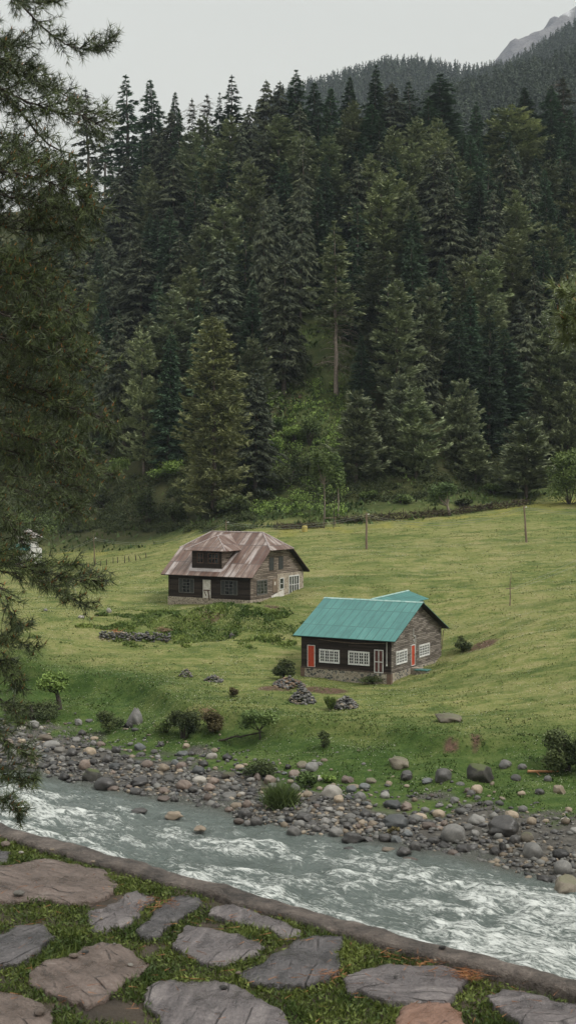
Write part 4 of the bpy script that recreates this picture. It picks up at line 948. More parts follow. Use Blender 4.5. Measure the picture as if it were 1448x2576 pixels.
HERO = [
 ('bigpine',537,800,33,175,'huge bushy olive pine standing alone behind the brown house'),
 ('pine',362,828,27,110,'tall olive tipped pine left of the huge bushy pine'),
 ('sparse',845,557,33,125,'tall thin pine with a long bare pale trunk above the grassy gully'),
 ('pine',970,440,30,135,'tall layered yellowish pine right of the bare-trunked pine'),
 ('cedar',1120,452,30,118,'broad grey cedar with hanging twigs right of the layered yellowish pine'),
 ('pine',1292,482,26,105,'light olive pine with a pointed top in the right half of the slope'),
 ('bluepine',1385,560,27,110,'greyish pine below and right of the light olive pointed one'),
 ('fir',1275,332,26,68,'narrow dark fir standing over the light olive pine'),
 ('fir',1385,335,26,60,'narrow dark fir near the right edge, level with the snag top'),
 ('fir',1212,458,27,86,'green fir between the grey cedar and the light olive pine'),
 ('silver',1065,852,14,80,'small silvery cedar with hanging branches on the lower slope'),
 ('smallgreen',1047,975,16,118,'mid green young pine just below the silvery cedar'),
 ('small',1157,958,15,95,'young grey pine with a slender tip right of the silvery cedar'),
 ('fir',1272,825,22,112,'bright leafy fir column in the lower right of the slope'),
 ('small',1322,1050,14,150,'wide low pine with a short dark trunk by the fence at right'),
 ('small',895,985,16,118,'young pine with a bare lower trunk right of the grassy gully'),
 ('small',1195,1088,9,80,'short bushy pine in the shade at the forest foot'),
 ('small',960,1035,11,80,'small dull pine between the two young pines at the forest foot'),
 ('small',1008,945,13,85,'dark young pine left of the silvery cedar'),
 ('small',1425,960,17,100,'grey green pine at the right edge above the light leafy tree'),
 ('snag',762,352,31,66,'old cedar with a dead white spike for a top in the middle of the slope'),
 ('cedar',668,490,32,66,'slim grey cedar with patches of bare trunk left of the gully'),
 ('pine',630,398,28,95,'pale feathery pine above the slim grey cedar'),
 ('spruce',566,382,27,125,'broad dark spruce left of the pale feathery pine'),
 ('cedar',305,442,29,115,'grey cedar with a bare trunk stretch behind the near pine branches'),
 ('cedar',352,612,26,125,'bushy grey cedar in the left half of the slope'),
 ('cedar',455,590,25,90,'slim grey cedar right of the bushy one in the left half'),
 ('cedar',438,398,28,105,'broad grey cedar high in the left half'),
 ('cedar',560,600,26,110,'grey cedar above the huge bushy pine'),
 ('fir',380,540,22,60,'narrow green fir between two grey cedars at left'),
 ('bluepine',480,330,27,100,'feathery grey pine high in the left half'),
 ('fir',795,470,25,75,'dark fir right of the dead white spike'),
 ('fir',875,480,22,70,'short dark fir left of the layered yellowish pine'),
 ('fir',910,850,15,60,'small dark fir at the right side of the grassy gully'),
 ('spruce',325,190,28,110,'broad spruce on the skyline with sky showing through its top'),
 ('fir',391,203,27,66,'narrow dark fir on the skyline right of the broad spruce'),
 ('fir',438,233,26,46,'slender fir on the skyline standing free against the sky'),
 ('bare',226,222,24,60,'dying conifer with bare twigs on the skyline beside the near pine'),
 ('bare',264,252,22,44,'thin ragged conifer on the skyline right of the dying one'),
 ('bare',488,248,20,44,'thin conifer on the skyline right of the slender fir'),
 ('bare',519,240,21,50,'ragged thin conifer on the skyline left of the open spruce'),
 ('spruce',585,192,29,95,'open branched spruce on the skyline left of centre'),
 ('spruce',548,235,25,50,'dark spruce on the skyline touching the open branched one'),
 ('cedar',669,202,27,60,'ragged cedar on the skyline right of the open branched spruce'),
 ('cedar',704,203,26,56,'flat topped grey cedar on the skyline'),
 ('fir',741,180,29,62,'dark fir with the highest tip of the left skyline'),
 ('fir',790,208,27,60,'dark fir on the skyline right of the highest tip'),
 ('fir',832,222,26,62,'broad dark fir before the blue far ridge'),
 ('fir',874,196,29,60,'tall dark fir rising over the blue far ridge, left one of a close pair'),
 ('fir',936,170,31,58,'very tall column-shaped fir rising over the blue far ridge'),
 ('cedar',975,208,29,90,'bushy grey cedar right of the very tall column-shaped fir'),
 ('spruce',1030,202,29,100,'pale tipped spruce on the upper slope right of the bushy grey cedar'),
 ('fir',1110,190,31,110,'massive dark fir with a double top on the upper slope'),
 ('fir',1082,246,28,72,'bright tipped fir just left of the massive double topped fir'),
 ('fir',935,262,27,88,'fir with light tips below the very tall column-shaped one'),
 ('fir',1196,258,22,56,'compact dark fir with a sharp tip left of the light rounded pine'),
 ('fir',1238,272,20,42,'little dark fir with a sharp tip behind the light rounded pine'),
 ('pine',1285,266,27,130,'light rounded pine high on the right of the slope'),
 ('fir',1322,220,28,68,'dark fir right behind the light rounded pine'),
 ('fir',1385,216,28,66,'tall dark fir high near the right edge'),
 ('bare',1420,193,26,76,'ragged open conifer high at the right edge'),
 ('bluepine',1145,382,25,105,'pale grey pine below the massive double topped fir'),
 ('bluepine',510,292,23,60,'small pale pine just under the left skyline'),
 ('fir',556,300,20,44,'small bright fir just under the skyline right of the small pale pine'),
 ('bluepine',700,290,26,100,'feathery blue green pine under the highest tip'),
 ('pine',1290,575,24,110,'olive pine directly under the light olive pointed one'),
 ('cedar',1085,380,26,90,'grey twiggy cedar left of the pale grey pine'),
 ('bluepine',1080,700,24,110,'dull layered pine in the middle of the right slope'),
 ('fir',1180,720,24,80,'dark green fir with bright shoots on the lower right slope'),
 ('fir',1428,440,26,80,'dark green fir at the right edge'),
 ('cedar',755,450,30,70,'thin grey cedar directly below the dead white spike'),
]
TREES = []
for key, px, ty, H, w, lab in HERO:
    x, y, e = solveD(px, ty, H)
    if e < 0: H = H - e + .2
    if ty < 300: w *= 1.5
    elif ty < 700: w *= 1.25
    else: w *= 1.08
    TREES.append(dict(key=key, x=x, y=y, H=H, w=w, lab=lab, px=px))
def proj(x, y, z):
    d = np.array([x, y, z - CAMZ]); f = d[1] * CP - d[2] * SP; u = d[0] / f; v = (d[1] * SP + d[2] * CP) / f
    return 724 + u * FPX, 1288 - v * FPX
# fill the forest
rr = random.Random(5); tries = 0; fills = []
while tries < 5000 and len(fills) < 330:
    tries += 1
    pxr = rr.uniform(-140, 1500); D = rr.uniform(215, 385); x = (pxr - 724) / FPX * D; d = D - float(yfence(x))
    if d < 8: continue
    z = gz(x, D); pxb, pyb = proj(x, D, z)
    if pxb > (715 if pyb < 1000 else 655) and pxb < (880 if pyb < 900 else 925) and pyb > 640: continue
    if pxb > 850 and pyb > 1150 - 0.0 * pxb: continue
    if pxb < 640 and pyb > 1180: continue
    if 560 < pxb <= 640 and pyb > 980: continue
    if any((x - t['x']) ** 2 + (D - t['y']) ** 2 * .7 < 20 for t in TREES + fills): continue
    H = rr.uniform(20, 28)
    if any(D < t['y'] + 3 and abs(pxb - t['px']) < t['w'] * .5 + 28 and D > t['y'] - 60 for t in TREES if t['key'] in ('bigpine', 'sparse')): continue
    if any(D < t['y'] and abs(pxb - t['px']) < t['w'] * .38 and D > t['y'] - 22 for t in TREES if t['key'] in ('pine', 'cedar', 'silver', 'smallgreen', 'small')): continue
    q = rr.random(); left = pxb < 700
    if left: key = 'cedar' if q < .38 else 'fir' if q < .58 else 'spruce' if q < .74 else 'bluepine' if q < .93 else 'pine'
    else: key = 'fir' if q < .42 else 'spruce' if q < .55 else 'cedar' if q < .70 else 'bluepine' if q < .85 else 'pine'
    # keep tips below the skyline drawn by the listed trees
    tp = proj(x, D, z + H)[1]; sky = np.interp(pxb, [-60, 280, 420, 500, 600, 760, 900, 1000, 1130, 1160, 1210, 1260, 1300, 1500], [300, 255, 262, 275, 268, 245, 250, 262, 262, 330, 330, 330, 262, 250])
    if tp < sky:
        H -= (sky - tp) * D / FPX
        if H < 13: continue
    fills.append(dict(key=key, x=x, y=D, H=H, w=None, lab=None, px=pxb))
# leave out what stands wholly hidden behind the others
ALL = TREES + fills; ALL.sort(key=lambda t: t['y'])
GW, GH = 290, 516; mask = np.zeros((GH, GW), bool); vis = []
yy, xx = np.mgrid[0:GH, 0:GW] * 5.0; xx = xx * 1.12 - 120
for t in ALL:
    zb = gz(t['x'], t['y']); bx, by = proj(t['x'], t['y'], zb); _, tyy = proj(t['x'], t['y'], zb + t['H'])
    hw = (t['w'] / 2) if t['w'] else {'fir': 3.1, 'spruce': 4.2, 'cedar': 3.9}.get(t['key'], 4.8) * t['H'] / 28 * FPX / t['y']
    f = (yy - tyy) / max(by - tyy, 1); tri = (f > 0) & (f < .95) & (np.abs(xx - bx) < hw * np.minimum(1, f * 2.0 + .03))
    new = tri & ~mask & (xx < 1448)
    t['vis'] = new.sum() * 25
    mask |= tri & (f > .02)
    if t['lab'] or t['vis'] > 900: vis.append(t)
# names by place for the unlisted ones
def band(t):
    _, ty = proj(t['x'], t['y'], gz(t['x'], t['y']) + t['H'])
    s = 'left' if t['px'] < 500 else 'central' if t['px'] < 980 else 'right'
    h = 'top band' if ty < 330 else 'upper band' if ty < 480 else 'middle band' if ty < 700 else 'lowest band'
    return f'{h} of the {s} forest'
grp = {}
for t in sorted(vis, key=lambda t: t['px']):
    if not t['lab']: grp.setdefault((t['key'], band(t)), []).append(t)
for (k, b), L in grp.items():
    for i, t in enumerate(L):
        t['lab'] = (f'{ordn(i)} {LOOK[k]} from the left, {b}' if len(L) > 1 else '')
        if len(L) == 1: t['lab'] = f'single {LOOK[k]} in the {b}'
for t in vis:
    place_tree(t['key'], t['x'], t['y'], t['H'], t['w'], t['lab'], None, 'conifers of the forest slope')
print('forest trees', len(vis))

# ---------------------------------------------------------------- leafy plants
def leaf_blob(seed, mat, w, h, n, leaf=.16, lobes=7, stems=True, flatten=1.0, stemmat=None, up=.2):
    """returns (crown mesh, stem mesh) of a plant w wide and h high, standing at 0"""
    r_ = np.random.default_rng(seed); P = []; T = []
    for i in range(lobes):
        c = np.array([r_.uniform(-.32, .32) * w, r_.uniform(-.32, .32) * w, h * r_.uniform(.35, .78)]); rad = np.array([w * .27, w * .27, h * .24]) * r_.uniform(.7, 1.2)
        k = n // lobes; d = nrm(r_.normal(size=(k, 3))); P.append(c + d * rad * (r_.random((k, 1)) ** .45)); T.append(np.clip(r_.normal(.45, .15) + .18 * d[:, 2] + r_.normal(0, .15, k), 0, 1))
    P = np.vstack(P); T = np.concatenate(T); P[:, 2] = np.maximum(P[:, 2], .02); k = len(P)
    D = nrm(np.stack([r_.normal(size=k), r_.normal(size=k), r_.normal(up, .5, k)], 1))
    V, Fc = tris_from(P, D, r_.uniform(.7, 1.4, k) * leaf, r_.uniform(.5, .9, k) * leaf, r_)
    cm = np_mesh('crown', V, Fc, mat, False, dict(tone=np.repeat(T, 3)))
    V = []; Fc = []
    for i in range(lobes):
        a = np.array([r_.normal(0, .03) * w, r_.normal(0, .03) * w, -.3]); m_ = np.array([r_.normal(0, .08) * w, r_.normal(0, .08) * w, h * .4]); e_ = np.array([r_.uniform(-.3, .3) * w, r_.uniform(-.3, .3) * w, h * r_.uniform(.6, .85)])
        limb(V, Fc, a, m_, .02 * w, .014 * w, 5); limb(V, Fc, m_, e_, .014 * w, .005 * w, 4)
    return cm, np_mesh('stem', V, Fc, stemmat or M['bark_near'], True)
def plant(name, px, py, wpx, hpx, matk, label, cat='bush', n=1800, leaf=.16, lobes=7, seed=0, group=None, dmin=56, trunk=False, up=.2, stem='stem'):
    b = hit(px, py, dmin); k = b[1] / FPX; w, h = wpx * k, hpx * k
    cm, sm = leaf_blob(seed or int(px * 7 + py), M[matk], w, h * (1.0 if not trunk else 1.0), n, leaf, lobes, up=up)
    e = empty(name, (b[0], b[1] + w * .2, b[2] - .1), 0, label=label, cat=cat, group=group)
    obj('foliage' if not trunk else 'crown', cm, e); obj(stem if not trunk else 'trunk', sm, e); return e
plant('bush',712,1713,64,56,'bush','dark leafy bush behind the brownish stone heap',n=2600,leaf=.2)
plant('bush',587,1756,26,28,'rust_bush','small brownish bush alone on the meadow edge',n=900,leaf=.14)
plant('fern_clump',829,1790,24,38,'broad','feathery fern growing at the left side of the rounded stone heap','fern',n=700,leaf=.3,up=1.6)
plant('bush',460,1866,80,84,'bush','dark bush on the bank left of the reddish one',n=3600,leaf=.16,lobes=10)
plant('bush',532,1852,70,66,'rust_bush','reddish brown bush on the bank with dry stalks',n=3000,leaf=.16,lobes=9)
plant('bush',273,1846,66,62,'bush','round dark bush left of the pointed boulder',n=2600,leaf=.16)
plant('bush',80,1820,140,56,'bush','dark thicket on the bank at the left under the pine',n=3600,leaf=.18,lobes=12)
plant('shrub',812,1888,44,56,'bush','thin dark shrub on the bank below the green-roofed house',n=700,leaf=.14,lobes=5)
plant('bush',1428,1948,110,106,'bush','dense dark needle-leaved bush at the right edge of the bank',n=6000,leaf=.24,lobes=12,up=.8)
plant('bush',770,1985,56,44,'broad','low green willow bush above the tussock',n=1800,leaf=.2,lobes=6,up=1)
plant('bush',828,1972,44,26,'bright','tiny light green bush left of the cream boulder',n=800,leaf=.16,lobes=5)
plant('bush',990,2100,34,22,'rust_bush','tiny yellowish tuft of leaves among the cobbles',n=400,leaf=.14,lobes=4)
plant('bush',655,1955,80,46,'bush','brown and green scrub under the little bank tree',n=1800,leaf=.15,lobes=7)
plant('bush',415,1850,60,40,'broad','low green scrub right of the pointed boulder',n=1200,leaf=.15,lobes=6)
plant('bush',935,1722,60,30,'bush','low weeds against the stone base of the green-roofed house',n=1300,leaf=.16,lobes=6)
plant('bush',1165,1645,40,44,'bush','bush behind the far corner of the green-roofed house',n=1200,leaf=.2,lobes=6)
# small trees
def small_tree(name, px, py, wpx, hpx, matk, label, cut=.35, n=2200, leaf=.2, seed=1, lean=0, dmin=56, tr=.035, lobes=8, group=None, tmat='bark_near', forks=5):
    b = hit(px, py, dmin); k = b[1] / FPX; w, h = wpx * k, hpx * k; r_ = np.random.default_rng(seed)
    P = []; T = []; ends = []
    for i in range(lobes):
        c = np.array([r_.uniform(-.34, .34) * w + lean * w * .2, r_.uniform(-.3, .3) * w, h * r_.uniform(cut + .1, .86)]); ends.append(c)
        rad = np.array([w * .24, w * .24, h * .15]) * r_.uniform(.75, 1.25); kk = n // lobes; d = nrm(r_.normal(size=(kk, 3)))
        P.append(c + d * rad * (r_.random((kk, 1)) ** .5)); T.append(np.clip(r_.normal(.45, .15) + .2 * d[:, 2] + r_.normal(0, .15, kk), 0, 1))
    P = np.vstack(P); T = np.concatenate(T); kk = len(P); D = nrm(np.stack([r_.normal(size=kk), r_.normal(size=kk), r_.normal(.1, .5, kk)], 1))
    V, Fc = tris_from(P, D, r_.uniform(.7, 1.4, kk) * leaf, r_.uniform(.5, .9, kk) * leaf, r_)
    e = empty(name, (b[0], b[1] + .3, b[2] - .15), 0, label=label, cat='tree', group=group)
    obj('crown', np_mesh('crown', V, Fc, M[matk], False, dict(tone=np.repeat(T, 3))), e)
    V = []; Fc = []; m_ = np.array([lean * w * .08, 0, h * cut]); limb(V, Fc, (0, 0, -.4), m_ * .5 + np.array([.02 * w, 0, 0]), tr * h, tr * h * .8, 7); limb(V, Fc, m_ * .5 + np.array([.02 * w, 0, 0]), m_, tr * h * .8, tr * h * .6, 7)
    for c in ends: limb(V, Fc, m_, (m_ + c) / 2 + np.array([0, 0, -.03 * h]), tr * h * .4, tr * h * .25, 5); limb(V, Fc, (m_ + c) / 2 + np.array([0, 0, -.03 * h]), c, tr * h * .25, tr * h * .08, 4)
    obj('trunk', np_mesh('trunk', V, Fc, M[tmat], True), e); return e
small_tree('bank_tree',652,1868,96,92,'broad','little crooked tree with a sparse round crown on the river bank',.34,2200,.2,31,tr=.03)
small_tree('tree_stump',150,1790,84,104,'bright','old brown stump overgrown with bright leaves at the left of the bank',.45,1800,.3,32,tr=.075,lobes=9,lean=-1.2)
small_tree('leafy_tree',1130,1298,70,92,'broad','small round dark leafy tree with a pale trunk on the fence line',.30,3000,.3,33,dmin=190,tr=.05,lean=-1,tmat='pale_trunk')
small_tree('leafy_tree',815,1310,64,190,'broad','slim blue green sapling on a pale stem, left one of the pair at the fence',.48,2600,.32,34,dmin=190,tr=.012,tmat='pale_trunk')
small_tree('leafy_tree',850,1305,58,165,'broad','slim sapling on a pale stem, right one of the pair at the fence',.48,2400,.32,35,dmin=190,tr=.012,tmat='pale_trunk')
small_tree('leafy_tree',1432,1270,110,150,'broad','light green rounded leafy tree at the right edge by the fence',-.02,7000,.34,36,dmin=190,tr=.018,lobes=20)
for i, (px, py, w, h, mk, lab) in enumerate([
 (745,945,90,100,'bush','bright edged bush high in the grassy gully'),(740,1120,60,50,'bright','bright bush in the middle of the gully'),
 (690,1150,70,60,'bright','bright bush at the left side of the gully below the red scar'),(780,1130,60,90,'broad','round leafy bush at the right side of the gully'),
 (655,1210,80,60,'bush','dark bush left of the saplings'),(720,1240,110,80,'bush','wide dark bush left of the sapling pair'),
 (430,1160,60,90,'broad','leafy bush under the grey pine left of the huge pine'),(420,1210,90,60,'bright','bright bush left of the huge bushy pine'),
 (300,1200,70,50,'bright','bright bush in the shade at left'),(250,1300,110,70,'bush','dark bush at the forest edge near the left pole'),
 (370,1330,80,110,'bush','dark cone-shaped bush at the forest edge'),(440,1320,60,60,'bush','rounded dark bush left of the huge pine trunk'),
 (180,1290,60,40,'broad','small leafy bush at the forest edge at left'),(590,1300,90,60,'bush','dark bush right of the huge pine trunk'),
 (1010,1270,60,28,'broad','low bush on the grass strip under the trees'),(1240,1245,60,30,'broad','low leafy bush left of the wide low pine'),
 (1280,1240,40,40,'bush','dark bush touching the wide low pine'),(925,1260,44,30,'broad','low bush on the slope above the tall pole'),
 (870,1180,60,60,'bush','dark bush below the young pine'),(1165,1275,50,24,'bush','low dark bush right of the small round tree'),
 (90,1395,130,120,'broad','big leafy thicket behind the pine twigs at far left'),(640,1120,40,60,'bright','bright leafy shrub right of the huge pine'),
 (655,1030,36,60,'bush','small dark shrub above the red scar'),(700,1090,46,50,'broad','leafy shrub right of the red scar'),
 (530,800,60,70,'broad','leafy bush on the slope above the huge pine'),(760,1210,70,70,'bush','dark leafy shrub behind the saplings')]):
    plant('bush',px,py,w,h,mk,lab,n=1900,leaf=.34,lobes=9,dmin=190,group='bushes of the forest edge')
# spiky tussock by the water
def tussock(px, py, wpx, hpx, label, n=900, seed=1):
    b = hit(px, py); k = b[1] / FPX; w, h = wpx * k, hpx * k; r_ = np.random.default_rng(seed)
    P = np.stack([r_.normal(0, w * .16, n), r_.normal(0, w * .13, n), r_.uniform(0, .25 * h, n)], 1); D = nrm(np.stack([r_.normal(0, .6, n), r_.normal(0, .6, n), np.ones(n) * .9], 1))
    V, Fc = tris_from(P, D, r_.uniform(.5, 1, n) * h, np.full(n, .07), r_); 
    o = obj('grass_tussock', np_mesh('grass_tussock', V, Fc, M['broad'], False, dict(tone=np.repeat(np.clip(r_.normal(.45, .2, n), 0, 1), 3))), None, label=label, cat='tussock'); o.location = b
tussock(706, 2034, 96, 72, 'big spiky green grass tussock at the water\'s edge', 1100, 3)

# grass and weeds as ground cover
M['grass'] = leaf_mat('meadow grass blades', (.070, .100, .022), (.215, .225, .085), rough=.75, ovar=0)
M['weed'] = leaf_mat('lush weeds', (.050, .090, .016), (.25, .31, .080), rough=.7, ovar=0)
M['grass_lush'] = leaf_mat('lush bank grass blades', (.026, .056, .010), (.115, .165, .038), rough=.7, ovar=0)
def grass(n, xr, yr, h, w, sel, mat, name, label, seed, tonef):
    r_ = np.random.default_rng(seed); x = r_.uniform(*xr, n); y = r_.uniform(*yr, n)
    px = 724 + FPX * x / y; a = .785 * x - .62 * y; c = .62 * x + .785 * y
    k = (px > -60) & (px < 1510) & sel(x, y, a, c, r_); x, y, a, c = x[k], y[k], a[k], c[k]; n = len(x)
    z = gz(x, y); P = np.stack([x, y, z - .02], 1); D = nrm(np.stack([r_.normal(0, .7, n), r_.normal(0, .7, n), np.ones(n)], 1))
    hh = h * r_.uniform(.5, 1.5, n) * (1 + .5 * fbm(x / 1.5, y / 1.5, seed, 2)); V, Fc = tris_from(P, D, hh, hh * w * r_.uniform(.7, 1.3, n), r_, 1.5)
    t = np.clip(tonef(x, y) + r_.normal(0, .13, n), 0, 1)
    return obj(name, np_mesh(name, V, Fc, mat, False, dict(tone=np.repeat(t, 3))), None, kind='stuff', label=label)
def rect_free(x, y):
    """not under the houses"""
    def loc(x, y, ox, oy, ang): dx, dy = x - ox, y - oy; return dx * math.cos(ang) + dy * math.sin(ang), -dx * math.sin(ang) + dy * math.cos(ang)
    u, v = loc(x, y, 9.6, 125, R(-28.95)); f = ~((u > -9.5) & (u < 0) & (v > 0) & (v < 12.3))
    u, v = loc(x, y, -4.27, 150, R(-30)); return f & ~((u > -11.1) & (u < 0) & (v > 0) & (v < 12))
# (the same fields that drive the ground's colours thin the blades out on stone and soil)
grass(240000, (-36, 50), (98, 236), .09, 1.0, lambda x, y, a, c, r_: (c > lip_c(a) - .5) & (y < yfence(x) + 4) & rect_free(x, y) & (r_.random(len(x)) < np.clip((125 / y) ** 1.2, 0, 1)), M['grass'], 'meadow_grass', 'short clover and grass of the open meadow', 61,
      lambda x, y: .42 + .22 * fbm(x / 7, y / 3.2, 62, 3) + .12 * sstep(150, 185, y) - .5 * np.exp(-(((x + 7) / 13) ** 2 + ((y - 147) / 5.5) ** 2)))
grass(120000, (-36, 32), (78, 135), .13, .6, lambda x, y, a, c, r_: (c > 76.0 + 1.5 * vn(x / 2, y / 2, 5)) & (r_.random(len(x)) < sstep(lip_c(a) + 8, lip_c(a) - 1, c)) & (r_.random(len(x)) < sstep(76, 80, c)), M['grass_lush'], 'bank_grass', 'longer lush grass on the river bank', 63, lambda x, y: .42 + .28 * fbm(x / 3, y / 3, 64, 3))
r0 = np.random.default_rng(5)
grass(60000, (-28, 6), (138, 153), .22, .7, lambda x, y, a, c, r_: rect_free(x, y) & (np.exp(-(((x + 9) / 12) ** 2 + ((y - 145.6) / 4.4) ** 2)) + .45 * fbm(x / 2.2, y / 1.6, 66, 4) > .42), M['weed'], 'mound_weeds', 'tall weeds covering the mound in front of the brown house', 67, lambda x, y: .25 + .5 * fbm(x / 2, y / 2, 68, 3))
grass(70000, (-60, 60), (212, 330), .60, .6, lambda x, y, a, c, r_: (y > yfence(x) - 1) & ((r_.random(len(x)) < .25) | (np.abs(724 + FPX * x / y - 780) < 130)) & (fbm(x / 4, y / 4, 70, 3) > -.25), M['broad'], 'hillside_undergrowth', 'low green undergrowth on the steep slope', 69, lambda x, y: .25 + .40 * fbm(x / 5, y / 5, 71, 3))
def leafy_cover(n, name, label, sel, mat, seed, size=(.5, 1.3), k=42, leaf=.26, tone0=.45):
    r_ = np.random.default_rng(seed); x = r_.uniform(-60, 60, n * 6); y = r_.uniform(205, 300, n * 6); px = 724 + FPX * x / y; z = gz(x, y); py = 1208 - FPX * (z - CAMZ) / y
    s_ = sel(px, py, x, y, r_); x, y, z = x[s_][:n], y[s_][:n], z[s_][:n]; n = len(x); rad = r_.uniform(*size, n)
    d = nrm(r_.normal(size=(n, k, 3))); P = np.stack([x, y, z + rad * .3], 1)[:, None] + d * (rad[:, None, None] * np.array([1, 1, .75])) * r_.random((n, k, 1)) ** .4
    tn = np.clip(tone0 + .25 * d[:, :, 2] + np.repeat(r_.normal(0, .18, (n, 1)), k, 1) + r_.normal(0, .12, (n, k)), 0, 1).ravel(); P = P.reshape(-1, 3)
    V, Fc = tris_from(P, nrm(r_.normal(size=P.shape) + np.array([0, 0, .2])), r_.uniform(.7, 1.3, len(P)) * leaf, r_.uniform(.6, 1, len(P)) * leaf, r_, .8)
    obj(name, np_mesh(name, V, Fc, mat, False, dict(tone=np.repeat(tn, 3))), None, kind='stuff', label=label)
leafy_cover(1500, 'leafy_undergrowth', 'bright leafy undergrowth filling the foot of the grassy gully', lambda px, py, x, y, r_: (px > 600) & (px < 870) & (py > 960) & (py < 1300) & (fbm(x / 3, y / 3, 301, 3) > -.1 - .3 * (py > 1130)), M['bright'], 311, (.5, 1.5), 46, .30, .38)
leafy_cover(4200, 'leafy_undergrowth', 'dark leafy undergrowth along the foot of the forest', lambda px, py, x, y, r_: (px > 60) & (px < 1448) & (py > 1130) & (py < 1340) & ((px < 640) | (y > yfence(x) + 12)) & (fbm(x / 4, y / 4, 305, 3) > -.2), M['bush'], 312)
leafy_cover(600, 'leafy_undergrowth', 'low green scrub scattered on the upper gully', lambda px, py, x, y, r_: (px > 640) & (px < 960) & (py > 640) & (py < 1000) & (fbm(x / 3, y / 3, 307, 3) > .1), M['broad'], 313, (.3, .8))
# clover flowers
n = 60000; r_ = np.random.default_rng(75); x = r_.uniform(-34, 46, n); y = r_.uniform(82, 190, n); a = .785 * x - .62 * y; c = .62 * x + .785 * y
k = (c > 79) & rect_free(x, y) & (fbm(x / 5, y / 5, 76, 3) + .9 * r_.random(n) > .35); x, y = x[k], y[k]; n = len(x)
V, Fc = tris_from(np.stack([x, y, gz(x, y) + .13], 1), nrm(np.stack([r_.normal(size=n), r_.normal(size=n), r_.normal(0, .3, n)], 1)), r_.uniform(.035, .07, n), r_.uniform(.035, .07, n), r_)
M['flower'] = leaf_mat('white clover flowers', (.40, .40, .30), (.62, .62, .52), ovar=0)
obj('clover_flowers', np_mesh('clover_flowers', V, Fc, M['flower'], False, dict(tone=np.repeat(r_.random(n), 3))), None, kind='stuff', label='tiny white clover flowers dotted over the meadow')

# ---------------------------------------------------------------- houses
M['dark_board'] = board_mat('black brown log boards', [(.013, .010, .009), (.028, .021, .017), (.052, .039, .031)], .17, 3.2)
M['weather_board'] = board_mat('weathered grey brown boards', [(.055, .047, .040), (.135, .115, .098), (.28, .245, .215)], .17, 1.1, .014, (.015, .012, .010), warp=.05)
M['brown_board'] = board_mat('weathered brown boards', [(.055, .043, .034), (.145, .115, .092), (.29, .24, .20)], .20, 1.5, .018, (.012, .010, .008), warp=.06)
M['masonry'] = masonry_mat('rubble stone base')
M['masonry_tan'] = masonry_mat('tan pebble masonry', 4.5, [(0, (.20, .17, .14)), (.5, (.36, .31, .25)), (1, (.50, .44, .37))], (.54, .46, .37), .07)
M['brick'] = board_mat('red brick pier', [(.12, .08, .06), (.19, .12, .09), (.24, .16, .12)], .075, .22, .012, (.12, .1, .085))
M['green_roof'] = sheet_mat('green painted corrugated sheet', [(.30, (.030, .115, .105)), (.46, (.042, .155, .142)), (.60, (.055, .190, .172)), (.74, (.10, .215, .20))], (.028, .11, .10), rough=.42, tone=.25)
M['rust_roof'] = sheet_mat('rusty corrugated sheet', [(.30, (.075, .036, .026)), (.45, (.125, .074, .056)), (.55, (.18, .128, .105)), (.63, (.30, .25, .23)), (.76, (.40, .37, .355))], (.08, .06, .055), sheetw=.8, sheetl=3.4, streak=(2.2, .35), rough=.5, tone=.42)
M['ridge_green'] = noise_mat('pale green ridge cap', [(.3, (.10, .25, .22)), (.7, (.36, .46, .43))], 2.5, rough=.45, bmp=.3)
M['ridge_grey'] = noise_mat('pale metal ridge cap', [(.3, (.20, .15, .14)), (.7, (.42, .38, .37))], 3, rough=.45, bmp=.3)
M['lead'] = noise_mat('pale flashing', [(.3, (.24, .20, .19)), (.7, (.46, .43, .42))], 2.0, rough=.5, bmp=.2)
M['white'] = noise_mat('aged white paint', [(.3, (.44, .43, .42)), (.6, (.72, .72, .71))], 6, rough=.5, bmp=.2, bd=.01)
M['cream'] = noise_mat('dirty white board', [(.3, (.40, .36, .31)), (.6, (.62, .59, .55))], 3, rough=.6, bmp=.2, bd=.01)
M['red'] = noise_mat('worn red paint', [(.30, (.52, .40, .33)), (.36, (.40, .050, .024)), (.65, (.48, .075, .034))], 3.2, rough=.45, bmp=.3, bd=.01)
M['glass'] = noise_mat('dark window glass', [(.42, (.006, .008, .009)), (.6, (.05, .055, .055))], 2.3, rough=.08, spec=.5, bmp=0)  # lighter noise patches are reflections painted into the pane colour
M['maroon'] = noise_mat('maroon fly screen', [(.3, (.07, .028, .024)), (.7, (.13, .055, .048))], 4, rough=.7)
M['grey_wood'] = noise_mat('grey window wood', [(.3, (.075, .072, .066)), (.7, (.16, .155, .145))], 5, rough=.7)
M['brown_wood'] = noise_mat('red brown window wood', [(.3, (.055, .030, .022)), (.7, (.13, .075, .055))], 5, rough=.7)
M['dark_shutter'] = noise_mat('dark shutter', [(.3, (.022, .024, .023)), (.7, (.05, .052, .05))], 5, rough=.7)
M['under'] = noise_mat('dark roof boards', [(.3, (.010, .009, .008)), (.7, (.028, .024, .02))], 4, rough=.8)
M['pipe'] = new_mat('white plastic pipe', (.62, .62, .6), .4)[0]
M['fascia'] = noise_mat('fascia board', [(.3, (.05, .038, .03)), (.7, (.13, .10, .08))], 4)
M['post'] = noise_mat('bare pole wood', [(.3, (.10, .07, .05)), (.7, (.25, .19, .14))], 5, rnd=True, sc=(1, 1, .2))
M['dark_post'] = noise_mat('dark old post wood', [(.3, (.02, .016, .012)), (.7, (.07, .055, .042))], 5, rnd=True)
M['wire'] = new_mat('pale wire', (.22, .23, .20), .5)[0]
M['dark_wire'] = new_mat('dark cable', (.06, .06, .055), .5)[0]

